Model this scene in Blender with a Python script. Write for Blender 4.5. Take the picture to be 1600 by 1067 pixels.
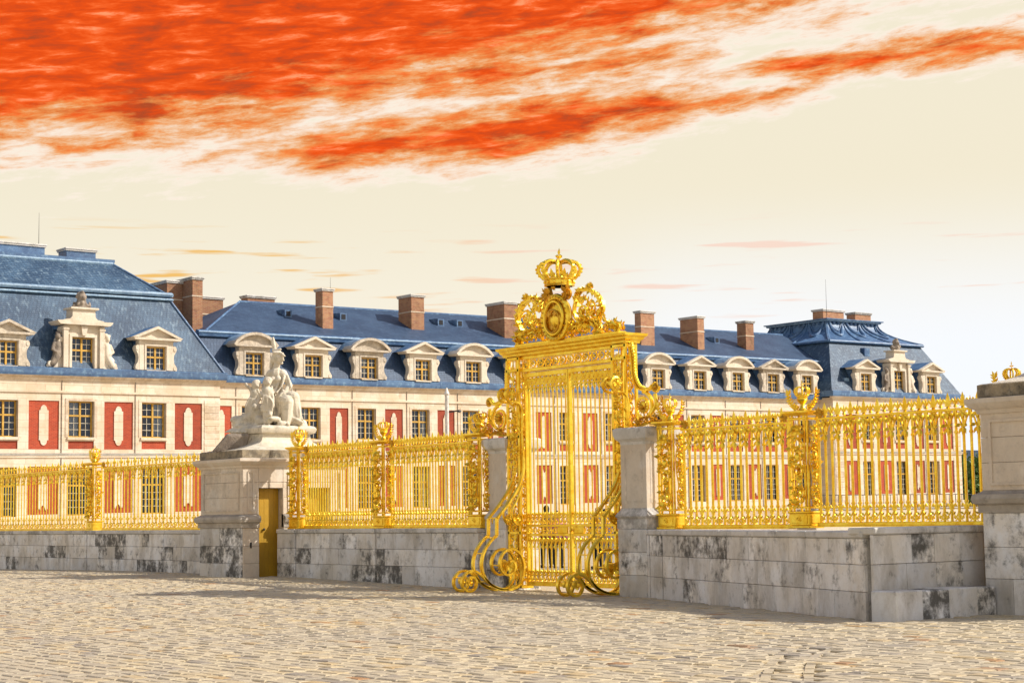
import bpy, math, random
import numpy as np
from mathutils import Matrix, Vector

for o in list(bpy.data.objects): bpy.data.objects.remove(o)
SC = bpy.context.scene
COL = SC.collection
PI = math.pi
rng = random.Random(7)

# ------------------------------------------------------------------ camera
# world X runs along the palace front, world Y along the gilded fence
YAW, PITCH, ROLL, FPX = 0.66736, math.atan(271.5/2750), 0.0148, 2750.0
Fh = Vector((math.sin(YAW), math.cos(YAW), 0)); Rh = Vector((math.cos(YAW), -math.sin(YAW), 0)); Zv = Vector((0, 0, 1))
fwd = Fh*math.cos(PITCH) + Zv*math.sin(PITCH); upv = Zv*math.cos(PITCH) - Fh*math.sin(PITCH)
cr = Rh*math.cos(ROLL) - upv*math.sin(ROLL); cu = upv*math.cos(ROLL) + Rh*math.sin(ROLL)
cam = bpy.data.cameras.new('camera'); camo = bpy.data.objects.new('camera', cam); COL.objects.link(camo)
m = Matrix((cr, cu, -fwd)).transposed().to_4x4(); m.translation = Vector((0, 0, 1.65)); camo.matrix_world = m
cam.sensor_width = 36; cam.lens = FPX/1600*36; cam.clip_end = 6000; cam.clip_start = 0.1
SC.camera = camo

# ------------------------------------------------------------------ light
SUN_DIR = Vector((0.78, -0.62, 0)).normalized(); SUN_EL = math.radians(38)
sd = bpy.data.lights.new('sun', 'SUN'); sd.energy = 5.0; sd.angle = math.radians(0.55); sd.color = (1.0, 0.93, 0.82)
so = bpy.data.objects.new('sun', sd); COL.objects.link(so)
sv = SUN_DIR*math.cos(SUN_EL) + Zv*math.sin(SUN_EL)
so.rotation_euler = sv.to_track_quat('Z', 'Y').to_euler(); so.location = (0, 0, 60)
SC.view_settings.view_transform = 'Standard'; SC.view_settings.look = 'None'; SC.view_settings.gamma = 1
SC.view_settings.exposure = 0.17

# ------------------------------------------------------------------ node helper
class NT:
    def __init__(s, tree): s.t = tree; s.n = tree.nodes; s.l = tree.links
    def node(s, typ, ins=None, **kw):
        nd = s.n.new(typ)
        for k, v in kw.items(): setattr(nd, k, v)
        for k, v in (ins or {}).items(): s.set(nd.inputs[k], v)
        return nd
    def set(s, sock, v):
        if isinstance(v, bpy.types.NodeSocket): s.l.new(v, sock)
        elif isinstance(v, (tuple, list)) and len(v) == 3 and sock.type == 'RGBA': sock.default_value = (*v, 1)
        else: sock.default_value = v
    def m(s, op, a, b=0.0, c=0.0, clamp=False):
        nd = s.node('ShaderNodeMath', {0: a, 1: b, 2: c}, operation=op, use_clamp=clamp); return nd.outputs[0]
    def ss(s, v, lo, hi):
        return s.node('ShaderNodeMapRange', {'Value': v, 'From Min': lo, 'From Max': hi, 'To Min': 0.0, 'To Max': 1.0}, interpolation_type='SMOOTHSTEP').outputs[0]
    def mix(s, f, a, b, blend='MIX'):
        nd = s.node('ShaderNodeMix', data_type='RGBA', blend_type=blend)
        s.set(nd.inputs[0], f); s.set(nd.inputs[6], a); s.set(nd.inputs[7], b); return nd.outputs[2]
    def noise(s, vec, scale, detail=4.0, rough=0.55, dist=0.0):
        return s.node('ShaderNodeTexNoise', {'Vector': vec, 'Scale': scale, 'Detail': detail, 'Roughness': rough, 'Distortion': dist}).outputs['Fac']
    def comb(s, x, y, z=0.0): return s.node('ShaderNodeCombineXYZ', {0: x, 1: y, 2: z}).outputs[0]
    def sep(s, v): return s.node('ShaderNodeSeparateXYZ', {0: v}).outputs
    def ramp(s, f, stops):
        nd = s.node('ShaderNodeValToRGB', {0: f}); e = nd.color_ramp.elements
        while len(e) < len(stops): e.new(0.5)
        for i, (p, c) in enumerate(stops): e[i].position = p; e[i].color = (*c, 1)
        return nd.outputs[0]

# ------------------------------------------------------------------ sky
W = bpy.data.worlds.new('World'); SC.world = W; W.use_nodes = True
nt = NT(W.node_tree); nt.n.clear()
tc = nt.node('ShaderNodeTexCoord').outputs['Generated']
dx, dy, dz = nt.sep(tc)
rr = nt.m('ADD', nt.m('MULTIPLY', dx, Rh.x), nt.m('MULTIPLY', dy, Rh.y))
ff = nt.m('ADD', nt.m('MULTIPLY', dx, Fh.x), nt.m('MULTIPLY', dy, Fh.y))
az = nt.m('ARCTAN2', rr, ff)                                   # bearing from the square's view axis
el = nt.m('ARCSINE', dz)
A = nt.m('MULTIPLY', az, 2.75); E = nt.m('MULTIPLY', el, 2.75)  # roughly 1 unit = 21 degrees
wob = nt.noise(nt.comb(nt.m('MULTIPLY', A, 3.0), nt.m('MULTIPLY', nt.m('SUBTRACT', E, nt.m('MULTIPLY', A, 0.10)), 8.0)), 1.7, 8, 0.62)
wob2 = nt.noise(nt.comb(nt.m('MULTIPLY', A, 1.0), nt.m('MULTIPLY', nt.m('SUBTRACT', E, nt.m('MULTIPLY', A, 0.11)), 4.6), 3.1), 9.0, 11, 0.68, 0.2)
n_ = nt.m('ADD', nt.m('MULTIPLY', nt.m('SUBTRACT', wob, 0.5), 0.9), nt.m('MULTIPLY', nt.m('SUBTRACT', wob2, 0.5), 2.2))
# great bank: everything above a rising lower edge
Ledge = nt.m('ADD', 0.588, nt.m('MULTIPLY', nt.m('MAXIMUM', nt.m('ADD', A, 0.60), 0.0), 0.188))
b1 = nt.m('DIVIDE', nt.m('SUBTRACT', E, Ledge), 0.066)
b1 = nt.m('MINIMUM', nt.m('ADD', b1, 0.60), 2.3)
b1 = nt.m('SUBTRACT', b1, nt.m('MULTIPLY', nt.ss(E, 0.95, 1.5), 4.0))
b1 = nt.m('SUBTRACT', b1, nt.m('MULTIPLY', nt.ss(nt.m('ABSOLUTE', nt.m('ADD', A, 0.5)), 1.8, 3.4), 4.0))
# second band
C2 = nt.m('ADD', 0.592, nt.m('MULTIPLY', nt.m('ADD', A, 0.10), 0.098))
T2 = nt.m('MULTIPLY', nt.m('SUBTRACT', 1.0, nt.m('POWER', nt.m('ABSOLUTE', nt.m('DIVIDE', nt.m('ADD', A, 0.02), 0.50)), 2.0)), 0.056)
b2 = nt.m('MULTIPLY', nt.m('DIVIDE', nt.m('SUBTRACT', T2, nt.m('ABSOLUTE', nt.m('SUBTRACT', E, C2))), 0.045), 1.35)
# third streak
C3 = nt.m('ADD', 0.676, nt.m('MULTIPLY', nt.m('SUBTRACT', A, 0.40), 0.055))
T3 = nt.m('MULTIPLY', nt.ss(A, 0.26, 0.50), nt.m('MULTIPLY', 0.030, nt.m('SUBTRACT', 1.0, nt.ss(A, 0.9, 1.6))))
b3 = nt.m('SUBTRACT', nt.m('DIVIDE', nt.m('SUBTRACT', T3, nt.m('ABSOLUTE', nt.m('SUBTRACT', E, C3))), 0.022), 0.10)
C5 = nt.m('ADD', 0.672, nt.m('MULTIPLY', A, 0.14))
b5 = nt.m('SUBTRACT', nt.m('DIVIDE', nt.m('SUBTRACT', 0.055, nt.m('ABSOLUTE', nt.m('SUBTRACT', E, C5))), 0.07), nt.m('ADD', 0.12, nt.m('MULTIPLY', nt.ss(nt.m('ABSOLUTE', nt.m('SUBTRACT', A, 0.12)), 0.12, 0.36), 1.6)))
D = nt.m('MAXIMUM', nt.m('MAXIMUM', nt.m('MAXIMUM', b1, b2), b3), b5)
D = nt.m('ADD', D, nt.m('MULTIPLY', n_, 1.9))
# scattered clouds of the same kind over the rest of the sky
sc_n = nt.noise(nt.comb(nt.m('MULTIPLY', A, 1.0), nt.m('MULTIPLY', E, 3.2), 9.0), 1.3, 6, 0.6)
D4 = nt.m('SUBTRACT', nt.m('MULTIPLY', nt.m('SUBTRACT', sc_n, 0.60), 9.0), 0.3)
far = nt.m('MAXIMUM', nt.ss(nt.m('ABSOLUTE', A), 0.9, 1.4), nt.ss(E, 0.95, 1.3))
D = nt.m('MAXIMUM', D, nt.m('SUBTRACT', nt.m('MULTIPLY', D4, far), nt.m('MULTIPLY', nt.m('SUBTRACT', 1.0, far), 3.0)))
body = nt.noise(nt.comb(nt.m('MULTIPLY', A, 1.0), nt.m('MULTIPLY', nt.m('SUBTRACT', E, nt.m('MULTIPLY', A, 0.07)), 5.0), 5.0), 13.0, 10, 0.62, 0.3)
body2 = nt.noise(nt.comb(A, nt.m('MULTIPLY', E, 3.0), 2.0), 3.0, 3, 0.5)
bodyv = nt.m('ADD', nt.m('MULTIPLY', body, 0.85), nt.m('MULTIPLY', body2, 0.20))
ccol = nt.ramp(bodyv, [(0.36, (0.40, 0.065, 0.020)), (0.45, (0.60, 0.066, 0.012)), (0.53, (0.76, 0.078, 0.008)), (0.60, (0.86, 0.125, 0.022)), (0.68, (0.97, 0.30, 0.13))])
# pale base sky: cream, cooler toward the right horizon
cream = nt.mix(nt.ss(E, 0.10, 0.55), (0.87, 0.82, 0.715), (0.80, 0.735, 0.575))
cool = nt.m('MULTIPLY', nt.ss(A, 0.02, 0.30), nt.m('SUBTRACT', 1.0, nt.ss(E, 0.20, 0.52)))
cream = nt.mix(cool, cream, (0.835, 0.865, 0.91))
sky = nt.node('ShaderNodeTexSky', sky_type='NISHITA', sun_disc=False, sun_elevation=SUN_EL, sun_rotation=math.atan2(SUN_DIR.x, SUN_DIR.y), dust_density=2.0)
skyc = nt.mix(1.0, sky.outputs[0], (0.15, 0.15, 0.15), 'MULTIPLY')
base = nt.mix(nt.ss(E, 0.85, 1.9), cream, skyc)
rim = nt.m('MULTIPLY', nt.ss(D, -0.85, -0.10), nt.m('SUBTRACT', 1.0, nt.ss(D, 0.0, 0.6)))
skycol = nt.mix(nt.m('MULTIPLY', rim, 0.42), base, (0.98, 0.84, 0.79))
golden = nt.ss(D, -0.35, 0.9)
skycol = nt.mix(golden, skycol, (0.80, 0.32, 0.085))
skycol = nt.mix(nt.ss(D, 0.35, 1.45), skycol, ccol)
# thin golden streaks low over the roofs
st = nt.noise(nt.comb(nt.m('MULTIPLY', A, 1.0), nt.m('MULTIPLY', E, 16.0), 1.7), 4.2, 4, 0.5)
stm = nt.m('MULTIPLY', nt.ss(nt.m('SUBTRACT', st, nt.m('MULTIPLY', nt.ss(A, 0.0, 0.5), 0.03)), 0.575, 0.67), nt.m('MULTIPLY', nt.ss(E, 0.27, 0.33), nt.m('SUBTRACT', 1.0, nt.ss(E, 0.41, 0.47))))
stc = nt.mix(nt.ss(A, -0.45, 0.15), (0.80, 0.43, 0.06), (0.85, 0.62, 0.52))
skycol = nt.mix(nt.m('MULTIPLY', stm, 0.85), skycol, stc)
bg = nt.node('ShaderNodeBackground', {'Color': skycol, 'Strength': 1.0})
nt.l.new(bg.outputs[0], nt.node('ShaderNodeOutputWorld').inputs[0])

# ------------------------------------------------------------------ materials
MATS = {}
def newmat(name):
    mt = bpy.data.materials.new(name); mt.use_nodes = True; t = NT(mt.node_tree); t.n.clear()
    out = t.node('ShaderNodeOutputMaterial'); p = t.node('ShaderNodeBsdfPrincipled'); t.l.new(p.outputs[0], out.inputs[0])
    MATS[name] = mt; return mt, t, p, out
def bump(t, p, h, dist, strength=1.0):
    b = t.node('ShaderNodeBump', {'Height': h, 'Distance': dist, 'Strength': strength}); t.l.new(b.outputs[0], p.inputs['Normal'])
def stone_mat(name, c1, c2, c3=None, blotch=1.2, rough=0.85, stain=0.0, staincol=(0.05, 0.045, 0.035), bumpd=0.01, objvar=0.0, ashlar=False):
    mt, t, p, o = newmat(name)
    pos = t.node('ShaderNodeNewGeometry').outputs['Position']
    n1 = t.noise(pos, blotch, 5, 0.6); n2 = t.noise(pos, 14, 5, 0.65)
    col = t.mix(t.ss(n1, 0.35, 0.65), c1, c2)
    if c3: col = t.mix(t.m('MULTIPLY', t.ss(t.noise(pos, blotch*2.3, 3), 0.52, 0.7), 0.6), col, c3)
    oi = t.node('ShaderNodeObjectInfo').outputs['Random']
    if objvar:
        v = t.m('ADD', 1.0 - objvar*0.5, t.m('MULTIPLY', oi, objvar)); col = t.mix(1.0, col, t.comb(v, v, v), 'MULTIPLY')
    col = t.mix(t.m('MULTIPLY', t.ss(n2, 0.5, 0.8), 0.35), col, tuple(x*0.55 for x in c1))
    if ashlar:
        x, y, z = t.sep(pos)
        bk = t.node('ShaderNodeTexBrick', {'Vector': t.comb(t.m('ADD', x, y), z), 'Color1': (1, 1, 1), 'Color2': (0.86, 0.83, 0.79), 'Mortar': (0.66, 0.60, 0.53), 'Scale': 1.0, 'Mortar Size': 0.012, 'Brick Width': 1.15, 'Row Height': 0.415, 'Bias': 0.0})
        col = t.mix(0.85, col, bk.outputs[0], 'MULTIPLY')
    if stain:
        x, y, z = t.sep(pos)
        st = t.noise(t.comb(t.m('MULTIPLY', x, 3.0), t.m('MULTIPLY', y, 3.0), t.m('MULTIPLY', z, 2.6)), 1.0, 6, 0.72)
        st2 = t.noise(pos, 9.0, 4, 0.7)
        blk = t.ss(oi, 0.55, 0.98)
        th = t.m('ADD', t.m('ADD', st, t.m('MULTIPLY', st2, 0.45)), t.m('MULTIPLY', blk, 0.22))
        if objvar:
            gr = t.noise(t.comb(t.m('MULTIPLY', x, 2.2), t.m('MULTIPLY', y, 2.2), t.m('MULTIPLY', z, 0.9)), 1.0, 7, 0.7)
            col = t.mix(t.m('MULTIPLY', t.ss(gr, 0.44, 0.66), 0.55*min(1, stain)), col, (0.30, 0.27, 0.225))
        f = t.m('MULTIPLY', t.ss(th, 0.74, 1.04), stain)
        col = t.mix(f, col, staincol)
    t.set(p.inputs['Base Color'], col); p.inputs['Roughness'].default_value = rough
    bump(t, p, t.m('ADD', n2, t.m('MULTIPLY', t.noise(pos, 45, 3), 0.5)), bumpd)
    return mt
def plain(name, c, rough=0.6, metal=0.0, var=0.25, scale=6.0, bumpd=0.003):
    mt, t, p, o = newmat(name); pos = t.node('ShaderNodeNewGeometry').outputs['Position']
    n1 = t.noise(pos, scale, 4, 0.6)
    t.set(p.inputs['Base Color'], t.mix(t.ss(n1, 0.3, 0.7), tuple(x*(1-var) for x in c), tuple(min(1, x*(1+var)) for x in c)))
    p.inputs['Roughness'].default_value = rough; p.inputs['Metallic'].default_value = metal
    bump(t, p, t.noise(pos, scale*6, 3), bumpd); return mt

stone_mat('facade_stone', (0.74, 0.64, 0.52), (0.67, 0.535, 0.39), (0.77, 0.71, 0.62), blotch=0.7, stain=0.5, staincol=(0.30, 0.20, 0.12), bumpd=0.006, ashlar=True)
stone_mat('dormer_stone', (0.68, 0.60, 0.49), (0.59, 0.50, 0.385), (0.71, 0.65, 0.56), blotch=0.9, stain=0.5, staincol=(0.20, 0.165, 0.135), bumpd=0.02)
stone_mat('dark_sculpture_stone', (0.34, 0.28, 0.22), (0.20, 0.16, 0.13), blotch=2.0, stain=0.7, bumpd=0.03)
stone_mat('wall_stone', (0.78, 0.77, 0.77), (0.68, 0.63, 0.56), (0.78, 0.80, 0.84), blotch=0.9, stain=0.92, staincol=(0.055, 0.052, 0.045), bumpd=0.008, objvar=0.42)
stone_mat('coping_stone', (0.66, 0.64, 0.62), (0.54, 0.52, 0.48), blotch=1.3, stain=0.6, staincol=(0.10, 0.095, 0.085), bumpd=0.008, objvar=0.15)
stone_mat('pedestal_stone', (0.66, 0.58, 0.48), (0.60, 0.50, 0.39), (0.70, 0.66, 0.60), blotch=0.8, stain=0.35, staincol=(0.17, 0.15, 0.12), bumpd=0.008, objvar=0.15)
#stone_mat('moss_wall', (0.36, 0.34, 0.27), (0.26, 0.25, 0.17), blotch=3.0, stain=0.8, staincol=(0.06, 0.07, 0.03), bumpd=0.015)
stone_mat('torus_stone', (0.46, 0.41, 0.35), (0.33, 0.29, 0.24), blotch=2.0, stain=0.7, staincol=(0.10, 0.09, 0.08), bumpd=0.015)
stone_mat('moss_stone', (0.36, 0.29, 0.19), (0.17, 0.14, 0.10), (0.42, 0.36, 0.27), blotch=4.0, stain=0.9, staincol=(0.045, 0.042, 0.028), bumpd=0.03)
stone_mat('statue_stone', (0.70, 0.63, 0.51), (0.58, 0.51, 0.40), (0.46, 0.42, 0.29), blotch=3.0, stain=0.6, staincol=(0.12, 0.11, 0.085), bumpd=0.015)
stone_mat('court_stone', (0.62, 0.55, 0.44), (0.56, 0.48, 0.37), blotch=0.6, stain=0.3, staincol=(0.2, 0.17, 0.13))
def brick_mat(name, c1, c2, mortar, bw, bh, axis_sum=False, mort=0.012, dirt=0.3):
    mt, t, p, o = newmat(name); pos = t.node('ShaderNodeNewGeometry').outputs['Position']; x, y, z = t.sep(pos)
    u = t.m('ADD', x, y) if axis_sum else x
    b = t.node('ShaderNodeTexBrick', {'Vector': t.comb(u, z), 'Color1': c1, 'Color2': c2, 'Mortar': mortar, 'Scale': 1.0, 'Mortar Size': mort, 'Brick Width': bw, 'Row Height': bh, 'Bias': 0.0, 'Mortar Smooth': 0.2})
    n = t.noise(pos, 2.6, 5, 0.65)
    col = t.mix(t.m('MULTIPLY', t.ss(n, 0.45, 0.75), dirt), b.outputs[0], tuple(v*0.35 for v in c1))
    rv_ = t.m('ADD', 0.80, t.m('MULTIPLY', t.node('ShaderNodeObjectInfo').outputs['Random'], 0.4)); col = t.mix(1.0, col, t.comb(rv_, rv_, rv_), 'MULTIPLY')
    col = t.mix(t.m('MULTIPLY', t.ss(t.noise(pos, 7, 4), 0.52, 0.75), 0.35), col, tuple(min(1, v*1.5) for v in c2))
    t.set(p.inputs['Base Color'], col); p.inputs['Roughness'].default_value = 0.85
    bump(t, p, b.outputs['Fac'], -0.012)
brick_mat('red_brick', (0.44, 0.056, 0.017), (0.32, 0.036, 0.013), (0.42, 0.11, 0.055), 0.24, 0.075, dirt=0.35)
brick_mat('chimney_brick', (0.42, 0.20, 0.085), (0.32, 0.11, 0.055), (0.42, 0.32, 0.22), 0.26, 0.085, True, dirt=0.6)
def slate_mat(name, c1, c2, c3, streak=0.5):
    mt, t, p, o = newmat(name); pos = t.node('ShaderNodeNewGeometry').outputs['Position']; x, y, z = t.sep(pos)
    b = t.node('ShaderNodeTexBrick', {'Vector': t.comb(t.m('ADD', x, t.m('MULTIPLY', y, 0.9)), z), 'Color1': (1, 1, 1), 'Color2': (0.72, 0.74, 0.78), 'Mortar': (0.35, 0.36, 0.4), 'Scale': 1.0, 'Mortar Size': 0.012, 'Brick Width': 0.22, 'Row Height': 0.13, 'Bias': 0.0})
    n = t.noise(pos, 0.55, 6, 0.65); n2 = t.noise(t.comb(t.m('MULTIPLY', x, 4.5), t.m('MULTIPLY', y, 4.5), t.m('MULTIPLY', z, 0.7)), 1.0, 5, 0.6)
    col = t.mix(t.ss(n, 0.35, 0.68), c1, c2); col = t.mix(t.m('MULTIPLY', t.ss(n2, 0.5, 0.72), streak), col, c3)
    col = t.mix(0.75, col, b.outputs[0], 'MULTIPLY')
    col = t.mix(t.m('MULTIPLY', t.ss(t.noise(pos, 2.6, 6, 0.75), 0.56, 0.68), 0.6), col, tuple(v*0.35 for v in c1))
    t.set(p.inputs['Base Color'], col); p.inputs['Roughness'].default_value = 0.55; p.inputs['Specular IOR Level'].default_value = 0.35
    bump(t, p, t.m('ADD', b.outputs['Fac'], t.m('MULTIPLY', n2, -0.6)), -0.02)
slate_mat('slate', (0.032, 0.070, 0.132), (0.072, 0.136, 0.222), (0.22, 0.31, 0.39), 0.7)
slate_mat('slate_smooth', (0.032, 0.062, 0.124), (0.054, 0.098, 0.176), (0.095, 0.155, 0.25), 0.55)
stone_mat('lead', (0.080, 0.165, 0.31), (0.045, 0.100, 0.215), (0.21, 0.35, 0.50), blotch=1.5, rough=0.5, stain=0.35, staincol=(0.03, 0.05, 0.09), bumpd=0.01)
stone_mat('lead_light', (0.24, 0.37, 0.50), (0.13, 0.23, 0.37), (0.38, 0.52, 0.63), blotch=2.5, rough=0.5, stain=0.4, staincol=(0.06, 0.10, 0.17), bumpd=0.01)

mt, t, p, o = newmat('gold'); pos = t.node('ShaderNodeNewGeometry').outputs['Position']
n1 = t.noise(pos, 5.0, 4, 0.6); n2 = t.noise(pos, 30, 3, 0.6)
gc = t.mix(t.ss(n1, 0.3, 0.72), (0.88, 0.53, 0.024), (1.0, 0.76, 0.09))
gc = t.mix(t.m('MULTIPLY', t.ss(t.noise(pos, 11, 5, 0.7), 0.56, 0.72), 0.45), gc, (0.48, 0.23, 0.02))
t.set(p.inputs['Base Color'], gc)
p.inputs['Metallic'].default_value = 0.82; t.set(p.inputs['Roughness'], t.m('ADD', 0.20, t.m('MULTIPLY', n2, 0.2)))
p.inputs['Specular IOR Level'].default_value = 0.6
bump(t, p, n2, 0.004)
plain('gold_dark', (0.66, 0.36, 0.025), 0.38, 0.6, 0.2, 5)
plain('door_ochre', (0.42, 0.24, 0.012), 0.5, 0.0, 0.10, 2)
plain('window_ochre', (0.50, 0.29, 0.045), 0.55, 0.0, 0.2, 2)
plain('muntin_white', (0.48, 0.43, 0.33), 0.6)
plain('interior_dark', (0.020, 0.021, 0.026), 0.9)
plain('curtain', (0.62, 0.60, 0.56), 0.9, 0, 0.12, 6)
plain('black_iron', (0.02, 0.02, 0.022), 0.5)
plain('pale_paint', (0.62, 0.58, 0.54), 0.5)
plain('bark', (0.09, 0.06, 0.04), 0.9)
mt, t, p, o = newmat('window_glass')
tr = t.node('ShaderNodeBsdfTransparent', {'Color': (0.62, 0.68, 0.75)}); gl = t.node('ShaderNodeBsdfGlossy', {'Color': (0.8, 0.85, 0.95), 'Roughness': 0.06})
pos = t.node('ShaderNodeNewGeometry').outputs['Position']
b = t.node('ShaderNodeBump', {'Height': t.noise(pos, 1.5, 2), 'Distance': 0.03}); t.l.new(b.outputs[0], gl.inputs['Normal'])
fr = t.node('ShaderNodeFresnel', {'IOR': 1.5}).outputs[0]
mx = t.node('ShaderNodeMixShader', {0: t.m('MULTIPLY', fr, 1.6, clamp=True), 1: tr.outputs[0], 2: gl.outputs[0]}); t.l.new(mx.outputs[0], o.inputs[0])
mt, t, p, o = newmat('foliage'); oi = t.node('ShaderNodeNewGeometry').outputs['Random Per Island']
t.set(p.inputs['Base Color'], t.mix(oi, (0.035, 0.085, 0.012), (0.10, 0.19, 0.03))); p.inputs['Roughness'].default_value = 0.6

# paving: per-stone tint attribute + world-space blotches
def paving_common(t, p, tint):
    pos = t.node('ShaderNodeNewGeometry').outputs['Position']
    col = t.ramp(tint, [(0.0, (0.28, 0.24, 0.19)), (0.18, (0.41, 0.345, 0.245)), (0.55, (0.50, 0.415, 0.275)), (0.80, (0.49, 0.375, 0.205)), (0.94, (0.43, 0.28, 0.12)), (1.0, (0.36, 0.19, 0.08))])
    n1 = t.noise(pos, 0.22, 5, 0.6); n2 = t.noise(pos, 2.2, 5, 0.65); n3 = t.noise(pos, 22, 4, 0.7)
    col = t.mix(t.m('MULTIPLY', t.ss(n1, 0.45, 0.62), 0.4), col, (0.37, 0.325, 0.26))
    col = t.mix(t.m('MULTIPLY', t.ss(n2, 0.50, 0.75), 0.35), col, (0.55, 0.47, 0.335))
    col = t.mix(t.m('MULTIPLY', t.ss(n3, 0.48, 0.72), 0.5), col, (0.20, 0.165, 0.12))
    t.set(p.inputs['Base Color'], col); t.set(p.inputs['Roughness'], t.m('ADD', 0.55, t.m('MULTIPLY', n2, 0.35)))
    bump(t, p, t.m('ADD', n3, t.m('MULTIPLY', n2, 0.8)), 0.010)
mt, t, p, o = newmat('paving_stone'); paving_common(t, p, t.node('ShaderNodeAttribute', attribute_name='tint').outputs['Fac'])
mt, t, p, o = newmat('paved_ground'); pos = t.node('ShaderNodeNewGeometry').outputs['Position']; x, y, z = t.sep(pos)
b = t.node('ShaderNodeTexBrick', {'Vector': t.comb(y, x), 'Color1': (1, 1, 1), 'Color2': (0.0, 0.0, 0.0), 'Mortar': (0.0, 0.0, 0.0), 'Scale': 1.0, 'Mortar Size': 0.012, 'Brick Width': 0.36, 'Row Height': 0.22, 'Bias': 0.0})
paving_common(t, p, t.m('MULTIPLY', t.m('ADD', b.outputs[0], t.noise(pos, 3, 2)), 0.5))

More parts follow.
